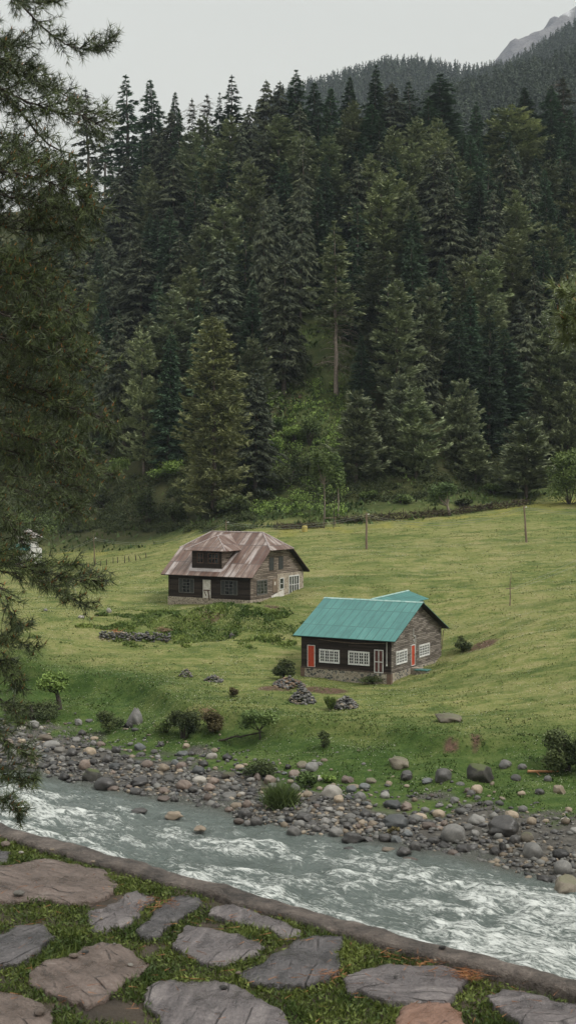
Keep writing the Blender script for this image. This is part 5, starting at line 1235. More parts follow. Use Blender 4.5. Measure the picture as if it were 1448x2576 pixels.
def house_fn(origin, ang):
    """local frame: X along the front wall (0 = right corner, negative to the left), Y into the depth, Z up from the floor"""
    return empty, origin, ang
def casement(root, x0, x1, z0, z1, nx, ny, mat, gl='glass', y=0, side=False, name='window', bar=.035, fr=.06, leaves=1, shut=0, label=None):
    """window on the front (y=const) or the side wall (x=0): frame, glazing bars and pane"""
    def bx(mb, u0, u1, d0, d1, w0, w1):
        if side: mb.box(-d1, -d0, u0, u1, w0, w1) if False else mb.box(d0, d1, u0, u1, w0, w1)
        else: mb.box(u0, u1, -d1, -d0, w0, w1)
    f = MB()
    bx(f, x0, x0 + fr, .0, .07, z0, z1); bx(f, x1 - fr, x1, .0, .07, z0, z1); bx(f, x0 + fr, x1 - fr, .0, .07, z1 - fr, z1); bx(f, x0 + fr, x1 - fr, .0, .07, z0, z0 + fr)
    fo = f.build(name, M[mat], root, label=label)
    g = MB(); bx(g, x0 + fr, x1 - fr, .012, .022, z0 + fr, z1 - fr); g.build('pane', M[gl], fo)
    m = MB(); W_ = x1 - x0 - 2 * fr; lw = W_ / leaves
    for i in range(leaves):
        a = x0 + fr + i * lw; s = .028 if leaves == 1 else bar * 1.25
        if leaves > 1:
            bx(m, a, a + s, .024, .055, z0 + fr, z1 - fr); bx(m, a + lw - s, a + lw, .024, .055, z0 + fr, z1 - fr)
            bx(m, a + s, a + lw - s, .024, .055, z0 + fr, z0 + fr + s); bx(m, a + s, a + lw - s, .024, .055, z1 - fr - s, z1 - fr)
        for j in range(1, nx): c = a + s + (lw - 2 * s) * j / nx; bx(m, c - bar / 2, c + bar / 2, .024, .05, z0 + fr + s, z1 - fr - s)
        for j in range(1, ny): c = z0 + fr + (z1 - z0 - 2 * fr) * j / ny; bx(m, a + s, a + lw - s, .026, .048, c - bar / 2, c + bar / 2)
    m.build('glazing_bars', M[mat], fo); return fo
def wall_with_gable(mb, W, ztop_front, peak=None): pass

# --- green-roofed house
NA = R(-28.95); NL, NW = 9.5, 12.3; nfz = -16.53
nh = empty('green_roofed_house', (9.6, 125.0, nfz), NA, label='dark wooden house with a green sheet roof and stone base, nearer to the river', cat='house')
EV = 3.02; RZ = 6.27; half = NW / 2; oe, og = .5, .65
slope = (RZ - (3.13)) / (half + oe)
def nroof(v): return 3.13 + slope * (v + oe) if v < half else 3.13 + slope * (NW + oe - v)
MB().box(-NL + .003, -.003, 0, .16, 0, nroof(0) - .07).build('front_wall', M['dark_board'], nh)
w = MB(); zl = nroof(0) - .07
gp = [(0, .16, 0), (0, NW, 0), (0, NW, zl), (0, half, RZ - .08), (0, .16, nroof(.16) - .07)]
w.poly(gp); w.poly([(-.16, p[1], p[2]) for p in gp][::-1])
for i in range(5):
    a, b = gp[i], gp[(i + 1) % 5]; w.poly([a, (-.16, a[1], a[2]), (-.16, b[1], b[2]), b])
w.build('gable_wall', M['weather_board'], nh, label='weathered grey gable wall')
w = MB(); gp2 = [(-NL, p[1], p[2]) for p in gp]; w.poly(gp2[::-1]); w.poly([(p[0] + .16, p[1], p[2]) for p in gp2])
for i in range(5):
    a, b = gp2[i], gp2[(i + 1) % 5]; w.poly([a, b, (b[0] + .16, b[1], b[2]), (a[0] + .16, a[1], a[2])])
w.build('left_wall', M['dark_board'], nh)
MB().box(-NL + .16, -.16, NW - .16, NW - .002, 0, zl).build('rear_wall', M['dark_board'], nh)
MB().box(-NL + .4, -.4, -.05, .3, -3.0, -.004).build('stone_base', M['masonry'], nh)
MB().box(-.4, .05, .302, NW + .04, -3.0, -.004).build('stone_base', M['masonry'], nh)
MB().box(-NL - .04, -NL + .4, .302, NW + .04, -3.0, -.004).build('stone_base', M['masonry'], nh)
MB().box(-NL - .05, -NL + .4, -.05, .3, -3.0, -.004).build('brick_pier', M['brick'], nh)
MB().box(-.4, .055, -.05, .3, -3.0, -.004).build('brick_pier', M['brick'], nh)
MB().box(-NL - .03, .07, -.08, -.003, -.02, .12).build('sill_beam', M['fascia'], nh)
rf = MB(); x0, x1 = -NL - og, og
rf.slab([(x0, -oe, 3.13), (x1, -oe, 3.13), (x1, half, RZ), (x0, half, RZ)], .05)
rf.slab([(x1, NW + oe, 3.13), (x0, NW + oe, 3.13), (x0, half + .001, RZ), (x1, half + .001, RZ)], .05)
roof = rf.build('roof', M['green_roof'], nh)
u = MB(); u.slab([(x0 + .04, -oe + .05, 3.09), (x1 - .03, -oe + .05, 3.09), (x1 - .03, half, RZ - .055), (x0 + .04, half, RZ - .055)], .06)
u.slab([(x1 - .03, NW + oe - .05, 3.09), (x0 + .04, NW + oe - .05, 3.09), (x0 + .04, half + .001, RZ - .055), (x1 - .03, half + .001, RZ - .055)], .06); u.build('roof_boards', M['under'], roof)
cap = MB(); cap.slab([(x0 - .02, half - .20, RZ - .20 * slope + .035), (x1 + .02, half - .20, RZ - .20 * slope + .035), (x1 + .02, half, RZ + .05), (x0 - .02, half, RZ + .05)], .03)
cap.slab([(x1 + .02, half + .20, RZ - .20 * slope + .035), (x0 - .02, half + .20, RZ - .20 * slope + .035), (x0 - .02, half + .001, RZ + .05), (x1 + .02, half + .001, RZ + .05)], .03); cap.build('ridge_cap', M['ridge_green'], roof)
# rear wing roof at right angles
wc, hw, wend = -5.0, 2.35, NW + 3.0; ws = .30
def wing(nm):
    m = MB(); ze = RZ - ws * hw; yv = half + .1
    yv2 = half + (RZ - ze) / slope
    m.slab([(wc, yv, RZ + .06), (wc, wend, RZ + .25), (wc + hw, wend, ze + .2), (wc + hw, yv2, ze + .06)][::-1], .05)
    m.slab([(wc - .001, wend, RZ + .25), (wc - .001, yv, RZ + .06), (wc - hw, yv2, ze + .06), (wc - hw, wend, ze + .2)][::-1], .05)
    r2 = m.build('wing_roof', M['green_roof'], nh)
    c = MB(); c.slab([(wc - .18, yv, RZ + .05), (wc - .18, wend + .02, RZ + .24), (wc, wend + .02, RZ + .32), (wc, yv, RZ + .12)], .03); c.slab([(wc + .001, yv, RZ + .12), (wc + .001, wend + .02, RZ + .32), (wc + .18, wend + .02, RZ + .24), (wc + .18, yv, RZ + .05)], .03); c.build('ridge_cap', M['ridge_green'], r2)
wing('w')
MB().box(wc - 2.0, wc + 2.0, NW + .06, wend - .4, -2.5, RZ - ws * 2.0 - .12).build('wing_wall', M['weather_board'], nh)
# openings, front
def door(root, x0, x1, z0, z1, paint, frame, side=False, name='door', panels=True, handle=True):
    f = MB(); t = .06
    def bx(mb, u0, u1, d0, d1, w0, w1):
        if side: mb.box(d0, d1, u0, u1, w0, w1)
        else: mb.box(u0, u1, -d1, -d0, w0, w1)
    bx(f, x0, x0 + t, 0, .08, z0, z1); bx(f, x1 - t, x1, 0, .08, z0, z1); bx(f, x0 + t, x1 - t, 0, .08, z1 - t, z1); bx(f, x0 + t, x1 - t, 0, .08, z0, z0 + t * .7)
    d = MB(); bx(d, x0 + t, x1 - t, .005, .04, z0 + t * .7, z1 - t); do = d.build(name, M[paint], root)
    f.build('frame', M[frame], do)
    if panels:
        p = MB(); cx = (x0 + x1) / 2; w_ = (x1 - x0) / 2 - t - .07
        for (a, b) in ((x0 + t + .06, cx - .03), (cx + .03, x1 - t - .06)):
            for (c, e_) in ((z0 + .2, z0 + .85), (z0 + 1.0, z1 - .22)): bx(p, a, b, .042, .056, c, e_)
        p.build('raised_panel', M[paint], do)
    if handle:
        h = MB(); bx(h, x1 - t - .09, x1 - t - .05, .042, .09, z0 + .95, z0 + 1.08); h.build('handle', M['grey_wood'], do)
    return do
door(nh, -8.8, -7.98, .10, 2.22, 'red', 'white')
casement(nh, -7.52, -5.35, .60, 1.90, 2, 4, 'white', leaves=4, bar=.05, fr=.09)
casement(nh, -4.42, -2.18, .60, 1.92, 2, 4, 'white', leaves=4, bar=.05, fr=.09)
sd = MB(); sd.box(-1.66, -.76, -.05, -.005, .04, 2.17); sdo = sd.build('screen_door', M['maroon'], nh)
f = MB()
for a, b in ((-1.68, -1.60), (-1.25, -1.18), (-.82, -.74)): f.box(a, b, -.09, -.052, .02, 2.2)
for a, b in ((.02, .10), (1.02, 1.09), (2.12, 2.2)): f.box(-1.60, -1.25, -.088, -.052, a, b); f.box(-1.18, -.82, -.088, -.052, a, b)
f.build('frame', M['white'], sdo)
p = MB(); p.tube((-.37, -.10, 2.95), (-.37, -.10, .75), .028, n=6); p.tube((-.37, -.10, .72), (-.37, -.10, .88), .06, n=6); p.build('drain_pipe', M['pipe'], nh)
p = MB(); 
for i in range(10):
    xa, xb = -7.5 + i * .71, -7.5 + (i + 1) * .71; za = 2.86 - .16 * math.sin(math.pi * i / 10); zb_ = 2.86 - .16 * math.sin(math.pi * (i + 1) / 10); p.tube((xa, -.3, za), (xb, -.3, zb_), .022, n=5, cap=False)
p.build('eaves_cable', M['post'], nh)
# openings, gable side
casement(nh, 1.14, 3.65, .68, 1.95, 2, 4, 'white', side=True, leaves=4, bar=.05, fr=.09)
casement(nh, 6.6, 9.15, .76, 1.98, 2, 4, 'white', side=True, leaves=4, bar=.05, fr=.09)
door(nh, 4.62, 5.5, .18, 2.2, 'red', 'white', side=True)
p = MB(); p.tube((.06, 5.62, 1.3), (.06, 5.62, 3.0), .03, n=6); p.tube((.06, 5.62, 3.0), (.06, 5.15, 3.02), .03, n=6); p.tube((.06, 5.15, 3.02), (.06, 5.15, 3.75), .025, n=6); p.build('conduit_pipe', M['pipe'], nh)
p = MB(); p.tube((.02, 5.15, 2.62), (.12, 5.15, 2.62), .05, n=8); p.tube((.12, 5.15, 2.70), (.12, 5.15, 2.48), .045, .03, n=8); p.build('wall_lamp', M['pipe'], nh)
p = MB(); p.tube((.22, NW + .02, 2.9), (.06, NW - .05, 1.0), .04, n=6); p.build('brace', M['post'], nh)
MB().box(.02, .9, 4.5, 5.6, -.75, .02).build('door_step', M['masonry_tan'], nh)
# box with green lid and bench by the side door
bxp = at(1052, 1722, 126.6)
gb = empty('meter_box', (*np.array([9.6, 125]) + np.array([.875 * 1.35 + .483 * 4.35, -.484 * 1.35 + .875 * 4.35]), nfz - .98), NA, label='stone box with a green lid standing by the side door', cat='box')
MB().box(-.55, .55, -.45, .45, 0, .88).build('body', M['masonry'], gb); MB().box(-.68, .68, -.55, .55, .884, .96).build('lid', M['green_roof'], gb)
gb2 = empty('low_bench', (*np.array([9.6, 125]) + np.array([.875 * 2.45 + .483 * 4.3, -.484 * 2.45 + .875 * 4.3]), nfz - .95), NA, label='low wooden bench right of the green-lidded box', cat='bench')
MB().box(-.5, .5, -.25, .25, .5, .58).build('seat', M['fascia'], gb2)
for sx in (-.4, .4): MB().box(sx - .05, sx + .05, -.2, .2, -.4, .497).build('leg', M['fascia'], gb2)

# --- brown house
BA = R(-30); BL, BW = 11.1, 12.0; bfz = -11.88
bh = empty('rusty_roofed_house', (-4.27, 150.0, bfz), BA, label='dark log house with a rusty metal roof and a dormer, farther up the meadow', cat='house')
oe2, og2 = .6, .7; E0 = bfz * 0 + 2.60; RZ2 = 7.38; h2 = BW / 2; s2_ = (RZ2 - E0) / (h2 + oe2)
def br(v): v = v if v <= h2 else BW - v; return E0 + s2_ * (v + oe2)
HZ = 5.48; vh = (HZ - E0) / s2_ - oe2   # clipped gable
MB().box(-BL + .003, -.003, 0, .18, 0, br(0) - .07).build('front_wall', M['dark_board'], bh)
def gable(xs, sgn, mat, nm):
    m = MB(); pts = [(xs, .18, 0), (xs, BW, 0), (xs, BW, br(BW) - .07), (xs, BW - vh, HZ - .08), (xs, vh, HZ - .08), (xs, .18, br(.18) - .07)]
    if sgn > 0: m.poly(pts); m.poly([(xs - .18, p[1], p[2]) for p in pts][::-1])
    else: m.poly(pts[::-1]); m.poly([(xs + .18, p[1], p[2]) for p in pts])
    for i in range(6):
        a, b = pts[i], pts[(i + 1) % 6]; m.poly([a, (xs - sgn * .18, a[1], a[2]), (xs - sgn * .18, b[1], b[2]), b])
    return m.build(nm, M[mat], bh)
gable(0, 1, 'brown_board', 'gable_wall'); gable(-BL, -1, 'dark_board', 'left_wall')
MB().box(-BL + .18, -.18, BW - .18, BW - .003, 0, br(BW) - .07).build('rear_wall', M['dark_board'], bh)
MB().box(-BL - .05, .05, -.06, BW + .04, -3.2, -.004).build('stone_base', M['masonry_tan'], bh)
x0, x1 = -BL - og2, og2; ri0, ri1 = -BL + 2.1, -1.9; hi = .0
rf = MB(); vlo = -oe2; vhp = vh
# front and rear slopes (cut by the hips), then the two hips
rf.slab([(x0, -oe2, E0), (x1, -oe2, E0), (x1, vh, HZ), (ri1, h2, RZ2), (ri0, h2, RZ2), (x0, vh, HZ)], .05)
rf.slab([(x1, BW + oe2, E0), (x0, BW + oe2, E0), (x0, BW - vh, HZ), (ri0, h2 + .001, RZ2), (ri1, h2 + .001, RZ2), (x1, BW - vh, HZ)], .05)
rf.slab([(x1 + .03, vh + .002, HZ), (x1 + .03, BW - vh - .002, HZ), (ri1 + .001, h2, RZ2)], .05)
rf.slab([(x0 - .03, BW - vh - .002, HZ), (x0 - .03, vh + .002, HZ), (ri0 - .001, h2, RZ2)], .05)
roof2 = rf.build('roof', M['rust_roof'], bh)
u = MB(); d_ = .06
u.slab([(x0 + .05, -oe2 + .05, E0 - d_ + .03), (x1 - .05, -oe2 + .05, E0 - d_ + .03), (x1 - .05, vh, HZ - d_), (ri1, h2, RZ2 - d_), (ri0, h2, RZ2 - d_), (x0 + .05, vh, HZ - d_)], .09)
u.slab([(x1 - .05, BW + oe2 - .05, E0 - d_ + .03), (x0 + .05, BW + oe2 - .05, E0 - d_ + .03), (x0 + .05, BW - vh, HZ - d_), (ri0, h2 + .001, RZ2 - d_), (ri1, h2 + .001, RZ2 - d_), (x1 - .05, BW - vh, HZ - d_)], .09)
u.slab([(x1 - .04, vh + .1, HZ - d_), (x1 - .04, BW - vh - .1, HZ - d_), (ri1, h2, RZ2 - d_ - .02)], .09); u.build('roof_boards', M['under'], roof2)
cp = MB()
for a, b in (((ri0, h2, RZ2), (ri1, h2, RZ2)), ((ri1, h2, RZ2), (x1 + .03, vh, HZ)), ((ri1, h2, RZ2), (x1 + .03, BW - vh, HZ)), ((ri0, h2, RZ2), (x0 - .03, vh, HZ)), ((ri0, h2, RZ2), (x0 - .03, BW - vh, HZ))): cp.tube(a, b, .09, n=6)
cp.build('ridge_cap', M['ridge_grey'], roof2)
# dormer
dl, dr_, dv, dz = -8.1, -4.0, .45, 5.45; zb0 = br(dv) - .05
vd = (dz - E0) / s2_ - oe2 + .6
dm = MB(); dm.box(dl, dr_, dv, dv + .12, zb0 - .1, dz); dm.box(dl, dl + .12, dv + .121, vd + .2, zb0, dz); dm.box(dr_ - .12, dr_, dv + .121, vd + .2, zb0, dz)
dorm = dm.build('dormer', M['brown_board'], bh)
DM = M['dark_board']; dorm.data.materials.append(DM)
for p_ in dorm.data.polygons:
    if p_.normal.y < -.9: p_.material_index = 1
ax = (dl + dr_) / 2; av, az_ = dv + 2.25, dz + 1.62; vback = (az_ - E0) / s2_ - oe2
o_ = .8; ve = dv - .5; vl = (dz - E0) / s2_ - oe2 + .1
dr2 = MB()
dr2.slab([(dl - o_, ve, dz - .02), (dr_ + o_, ve, dz - .02), (ax, av, az_)], .05)
dr2.slab([(dr_ + o_, ve + .001, dz - .02), (dr_ + o_, vl, dz - .02), (ax, vback + .15, az_), (ax, av, az_)], .05)
dr2.slab([(dl - o_, vl, dz - .02), (dl - o_, ve + .001, dz - .02), (ax - .001, av, az_), (ax - .001, vback + .15, az_)], .05)
dro = dr2.build('dormer_roof', M['rust_roof'], dorm)
c = MB()
for a, b in (((ax, av, az_), (ax, vback, az_)), ((ax, av, az_), (dl - o_, ve, dz)), ((ax, av, az_), (dr_ + o_, ve, dz))): c.tube(a, b, .06, n=6)
c.build('ridge_cap', M['ridge_grey'], dorm)
fl = MB(); 
def rp(x, v, up=.03): return (x, v, br(v) + up)
fl.slab([rp(dl - .45, dv + .15), rp(dl - .15, dv - .45), rp(dr_ + .1, dv - .45), rp(dr_ + .5, dv + .1), rp(dr_ + .12, dv - .02), rp(dl - .0, dv - .02)], .03)
fl.slab([rp(dr_ + .5, dv + .1), rp(dr_ + .62, vl), rp(dr_ + .25, vl), rp(dr_ + .12, dv - .02)], .03); fl.slab([rp(dl - .45, dv + .15), rp(dl, dv - .02), rp(dl - .05, vl), rp(dl - .3, vl)], .03)
fl.build('flashing', M['lead'], dorm)
for (a, b) in ((-7.35, -6.5), (-5.85, -4.4)):
    casement(dorm, a, b, 3.95, 5.15, 3 if b - a > 1 else 2, 2, 'brown_wood', y=0, name='window', bar=.07, fr=.08)
for ch in [c_ for c_ in bpy.data.objects if c_.parent == dorm and c_.name.startswith('window')]: ch.location.y = dv
for ch in [c_ for c_ in bpy.data.objects if c_.parent == dorm and c_.name.startswith('window')]:
    pass
# front windows with side lights, white door
def triple(x0, x1, z0, z1):
    fo = casement(bh, x0, x1, z0, z1, 2, 4, 'grey_wood', bar=.045, fr=.07, leaves=1)
    m = MB(); w_ = (x1 - x0) * .24
    for a in (x0 + w_, x1 - w_ - .06): m.box(a, a + .06, -.075, -.05, z0 + .05, z1 - .05)
    m.build('mullion', M['grey_wood'], fo)
    s = MB(); s.box(x0 + .09, x0 + w_ - .02, -.058, -.049, z0 + .09, z1 - .09); s.box(x1 - w_ + .02, x1 - .09, -.058, -.049, z0 + .09, z1 - .09); s.build('shutter', M['dark_shutter'], fo)
triple(-3.85, -1.6, .50, 2.15); triple(-9.6, -7.5, .50, 2.15)
dd = door(bh, -6.25, -5.2, .02, 2.1, 'cream', 'cream', panels=False, handle=False)
p = MB(); p.box(-6.15, -5.3, -.075, -.045, .85, .97); p.build('cross_bar', M['brown_wood'], dd)
p = MB(); p.tube((-6.1, -.07, .85), (-5.8, -.07, .25), .04, n=4); p.tube((-5.35, -.09, -.15), (-5.55, -.09, .95), .07, n=4); p.build('brace', M['brown_wood'], dd)
# gable side: log window, stone bay with white-framed window, patched panel
casement(bh, 1.45, 3.75, .45, 2.15, 1, 4, 'grey_wood', side=True, bar=.04, fr=.08, leaves=3)
MB().box(.003, .07, 6.0, BW + .04, -2.6, 2.62).build('stone_bay', M['masonry_tan'], bh)
MB().box(-.3, .066, BW + .041, BW + .11, -2.6, 2.62).build('stone_bay', M['masonry_tan'], bh)
def shift(o, dx): o.location.x += dx
shift(casement(bh, 6.45, 7.35, .75, 2.1, 1, 2, 'white', side=True, bar=.04, fr=.08), .07)
shift(casement(bh, 8.6, 11.0, .05, 2.25, 1, 2, 'white', side=True, bar=.05, fr=.07, leaves=4), .07)
pl = MB(); pl.box(.01, .06, 4.95, 5.99, .5, 2.1); plo = pl.build('plywood_panel', M['post'], bh); MB().box(.062, .07, 5.3, 5.6, 1.35, 1.75).build('notice', M['cream'], plo)
cs = MB(); cs.poly([(.16, 4.6, -.85), (.16, 7.4, -.6), (.10, 7.4, .72), (.10, 4.6, .15)]); cs.poly([(.12, 4.6, -.85), (.06, 4.6, .15), (.06, 7.4, .72), (.12, 7.4, -.6)]); cs.build('patched_panel', M['cream'], bh)
for a in (4.2, 6.35): s = MB(); s.box(.004, .05, a, a + 1.0, 3.1, 4.6); s.build('shutter', M['dark_shutter'], bh)

# --- hut behind the pine at the left
hp = hit(76, 1424, 150); k = hp[1] / FPX
hut = empty('small_hut', (hp[0], hp[1], hp[2]), R(-28), label='small white hut with a pale two-step metal roof half hidden at the left edge', cat='hut')
MB().box(-3.0, 0, 0, 3.0, -1, 70 * k * .62).build('wall', M['white'], hut)
r1 = MB(); zz = 66 * k * .62; r1.slab([(-3.6, -1.1, zz), (.7, -1.1, zz), (.2, 0, zz + .9), (-3.2, 0, zz + .9)], .06); r1.build('lower_roof', M['green_roof'], hut)
r1 = MB(); r1.box(-2.6, -.3, .3, 2.5, zz + .3, zz + 1.9); r1.build('upper_wall', M['white'], hut)
r1 = MB(); r1.slab([(-3.2, -.3, zz + 1.9), (.3, -.3, zz + 1.9), (-1.4, 1.4, zz + 3.3)], .06); r1.slab([(.3, -.3, zz + 1.9), (.3, 3.0, zz + 1.9), (-1.4, 1.4, zz + 3.3)], .06); r1.slab([(-3.2, 3.0, zz + 1.9), (-3.2, -.3, zz + 1.9), (-1.4, 1.4, zz + 3.3)], .06); r1.build('upper_roof', M['lead'], hut)

# ---------------------------------------------------------------- poles, wires, fences
def pole(px, pytop, pybase, label, r=.10, lean=0, dmin=56, D=None):
    b = hit(px, pybase, dmin) if D is None else np.array([at(px, pybase, D)[0], D, gz(at(px, pybase, D)[0], D)])
    h = (pybase - pytop) * b[1] / FPX if D is None else (CAMZ + ray(px, pytop)[2] * D - b[2])
    o = empty('utility_pole', tuple(b), 0, label=label, cat='pole', group='wooden poles carrying the wires')
    m = MB(); N = 6; pts = [(lean * h * i / N + .02 * math.sin(i * 2.1), 0, -.4 + (h + .4) * i / N) for i in range(N + 1)]
    for i in range(N): m.tube(pts[i], pts[i + 1], r * (1 - .06 * i), r * (1 - .06 * (i + 1)), 8, cap=(i in (0, N - 1)))
    m.build('shaft', M['post'], o, True); m = MB(); m.tube((pts[-1][0] + .02, 0, h - .25), (pts[-1][0] + .3, 0, h - .25), .03, n=5); m.tube((pts[-1][0] + .3, 0, h - .3), (pts[-1][0] + .3, 0, h - .1), .06, n=6); m.build('insulator', M['pipe'], o)
    return b + np.array([pts[-1][0], 0, h - .2])
p1 = pole(239, 1350, 1425, 'leaning pole with a white bracket at the left of the meadow', lean=-.03, dmin=150)
p2 = pole(569, 1310, 1372, 'pole rising behind the rusty roofed house', D=188)
p3 = pole(921, 1290, 1382, 'tall straight pole in the middle of the meadow', r=.17)
p4 = pole(1323, 1272, 1365, 'slightly leaning pole on the right of the meadow', r=.16, lean=-.07)
pw = hit(1281, 1523)
wp = empty('crooked_post', tuple(pw), 0, label='thin crooked stake with a short crossbar, lower right meadow', cat='post')
m = MB(); hh = 84 * pw[1] / FPX; pts = [(0, 0, -.3), (.05, 0, hh * .3), (.0, 0, hh * .6), (.10, 0, hh * .8), (.14, 0, hh)]
for i in range(4): m.tube(pts[i], pts[i + 1], .07 - .012 * i, .058 - .012 * i, 6)
m.build('shaft', M['post'], wp); m = MB(); m.tube((-.45, 0, hh * .50), (.45, 0, hh * .52), .045, n=6); m.build('crossbar', M['post'], wp)
def wire(a, b, sag, label, r=.024, mat='wire', n=16):
    a = np.array(a); b = np.array(b); m = MB()
    P = [a + (b - a) * i / n - np.array([0, 0, sag * 4 * (i / n) * (1 - i / n)]) for i in range(n + 1)]
    for i in range(n): m.tube(P[i] - a, P[i + 1] - a, r, n=4, cap=False)
    o = m.build('overhead_wire', M[mat], None, label=label, cat='wire', group='wires strung between the poles'); o.location = a
far_l = at(60, 1392, 235)
up_ = lambda p, d: p + np.array([0, 0, d])
wire(far_l, p1, 1.0, 'upper wire running from the small hut to the left pole'); wire(up_(far_l, -.3), up_(p1, -.25), 1.0, 'lower wire running from the small hut to the left pole')
wire(p1, p2, 1.6, 'upper wire from the left pole to the pole behind the rusty roof'); wire(up_(p1, -.25), up_(p2, -.25), 1.6, 'lower wire from the left pole to the pole behind the rusty roof')
wire(p2, p3, 1.0, 'upper wire from the pole behind the rusty roof to the tall straight pole'); wire(up_(p2, -.25), up_(p3, -.25), 1.1, 'lower wire from the pole behind the rusty roof to the tall straight pole')
wire(p3, p4, 1.7, 'upper wire between the tall straight pole and the leaning right pole'); wire(up_(p3, -.25), up_(p4, -.25), 1.8, 'lower wire between the tall straight pole and the leaning right pole')
e1 = at(1600, 1288, 185); wire(p4, e1, .5, 'upper wire leaving the frame from the right pole'); wire(up_(p4, -.25), up_(e1, -.25), .5, 'lower wire leaving the frame from the right pole')
q0 = pw + np.array([.3, 0, hh * .52]); e2 = at(1560, 1345, 165); wire(q0, e2, .4, 'upper thin wire from the crooked stake up to the right', .012); wire(q0 + np.array([.1, 0, -.15]), e2 + np.array([0, 0, -.9]), .4, 'lower thin wire from the crooked stake up to the right', .012)

def posts(L, grpname, lab):
    for i, (px, ytop, ybase, lean, r) in enumerate(L):
        b = hit(px, ybase, 150); h = (ybase - ytop) * b[1] / FPX; m = MB(); m.tube((0, 0, -.3), (lean * h * .5 + .02, 0, h * .5), r, r * .9, 6); m.tube((lean * h * .5 + .02, 0, h * .5), (lean * h, 0, h), r * .9, r * .6, 6)
        o = m.build('fence_post', M['dark_post'], None, label=lab.format(ordn(i)), cat='fence post', group=grpname); o.location = b
z3 = lambda x, t, b, l=0, r=.07: (x * .2606, 1308 + t * .2606, 1308 + b * .2606, l, r)
posts([z3(838,405,465), z3(888,412,462,.1), z3(908,372,450), z3(970,395,445,.05), z3(1030,378,440), z3(1093,358,418), z3(1137,360,418), z3(1205,350,415), z3(1250,348,405,-.15), z3(1314,335,392,-.15,.09), z3(1362,345,382,-.6), z3(1411,318,365,-.1)],
      'row of dark posts on the left meadow', 'dark crooked fence post, {} from the left in the row beside the left pole')
z4 = lambda x, t, b, l=0, r=.07: (723.4 + x * .5004, 1195 + t * .5004, 1195 + b * .5004 + 1, l, r)
posts([z4(508,180,212), z4(579,168,208), z4(637,173,212), z4(704,158,200), z4(777,165,200), z4(863,143,187), z4(965,143,177), z4(1022,136,172), z4(1097,132,167)],
      'posts of the brush fence', 'thin fence post, {} from the left in the brush fence under the forest')
posts([(697,1305,1330,0,.05),(752,1310,1332,.1,.08),(815,1221,1330,0,.05),(838,1240,1330,.03,.06)], 'poles at the stile', 'pale upright pole, {} from the left around the yellow barrel and the stile')
# rails of the stile between the last two
b1 = hit(815, 1328, 150); m = MB()
for zz in (.7, 1.5): m.tube((-.2, 0, zz), (1.9, 0, zz + .05), .06, n=6)
m.tube((-.1, -.1, -.2), (-.1, -.1, 1.7), .05, n=6); m.tube((1.7, -.1, -.2), (1.7, -.1, 1.7), .05, n=6)
o = m.build('wooden_stile', M['post'], None, label='rough wooden rails between two tall pale poles at the fence', cat='stile'); o.location = b1
# brush fence: tangle of dry branches
def brush(px0, py0, px1, py1, n, hgt, label, seed):
    r_ = np.random.default_rng(seed); P = []
    A0 = [hit(px0 + (px1 - px0) * i / 12, py0 + (py1 - py0) * i / 12, 150) for i in range(13)]; A0 = np.array(A0)
    t = r_.uniform(0, 12, n); i = np.minimum(t.astype(int), 11); f = (t - i)[:, None]; P = A0[i] * (1 - f) + A0[i + 1] * f
    P = P + np.stack([r_.normal(0, .3, n), r_.normal(0, .3, n), r_.uniform(0, hgt, n)], 1)
    D = nrm(np.stack([r_.normal(0, 1, n), r_.normal(0, .6, n), r_.normal(.2, .45, n)], 1)); V, Fc = tris_from(P - A0[6], D, r_.uniform(.4, 1.3, n), r_.uniform(.05, .12, n), r_)
    o = obj('brush_fence', np_mesh('brush_fence', V, Fc, M['twig'], False, dict(tone=np.repeat(r_.random(n), 3))), None, label=label, cat='fence'); o.location = A0[6]
M['twig'] = leaf_mat('dry brushwood', (.018, .014, .010), (.085, .062, .040), ovar=0)
brush(690, 1333, 812, 1328, 700, .8, 'dark brushwood fence behind the yellow barrel', 81)
brush(850, 1318, 1130, 1298, 1500, 1.0, 'long dark brushwood fence between the stile and the small round tree', 82)
brush(1140, 1296, 1330, 1270, 1200, 1.0, 'brushwood fence between the small round tree and the wide low pine', 83)
# yellow barrel
b = hit(766, 1338, 150); m = MB(); m.tube((0, 0, 0), (0, 0, .82), .42, .42, 16); m.tube((0, 0, .825), (0, 0, .95), .40, .32, 16)
M['yellow'] = noise_mat('faded yellow plastic', [(.3, (.32, .26, .07)), (.7, (.45, .38, .13))], 3, rough=.5)
br_ = empty('barrel', tuple(b), 0, label='yellow plastic barrel standing by the brush fence', cat='barrel'); m.build('body', M['yellow'], br_)
m = MB(); m.tube((0, 0, .3), (0, 0, .34), .435, .435, 16); m.tube((0, 0, .6), (0, 0, .64), .435, .435, 16); m.build('hoop', M['yellow'], br_)
# orange log by the right bank, fallen branch, dry stalks
b = hit(1365, 1950); m = MB(); m.tube((-1.15, -.1, .22), (1.15, .25, .12), .10, .07, 8); m.tube((-.55, 0, .2), (-.25, -.3, -.05), .05, .02, 6)
M['orange_wood'] = noise_mat('split orange wood', [(.3, (.28, .12, .05)), (.7, (.50, .27, .13))], 3, rough=.6)
o = m.build('log', M['orange_wood'], None, label='freshly split orange log lying in the grass near the right edge', cat='log'); o.location = b
b = hit(590, 1873); V = []; Fc = []; r_ = np.random.default_rng(91)
prev = np.array([-1.2, 0, -.1])
for i in range(9):
    p = np.array([-1.2 + i * .42, r_.normal(0, .08), .2 + .10 * i * (1 if i < 6 else .9) + r_.normal(0, .05)]); limb(V, Fc, prev, p, .10 - .006 * i, .094 - .006 * i, 6)
    for q in range(3): limb(V, Fc, p, p + np.array([r_.normal(0, .3), r_.normal(0, .3), r_.uniform(-.4, .35)]), .03, .01, 3)
    prev = p
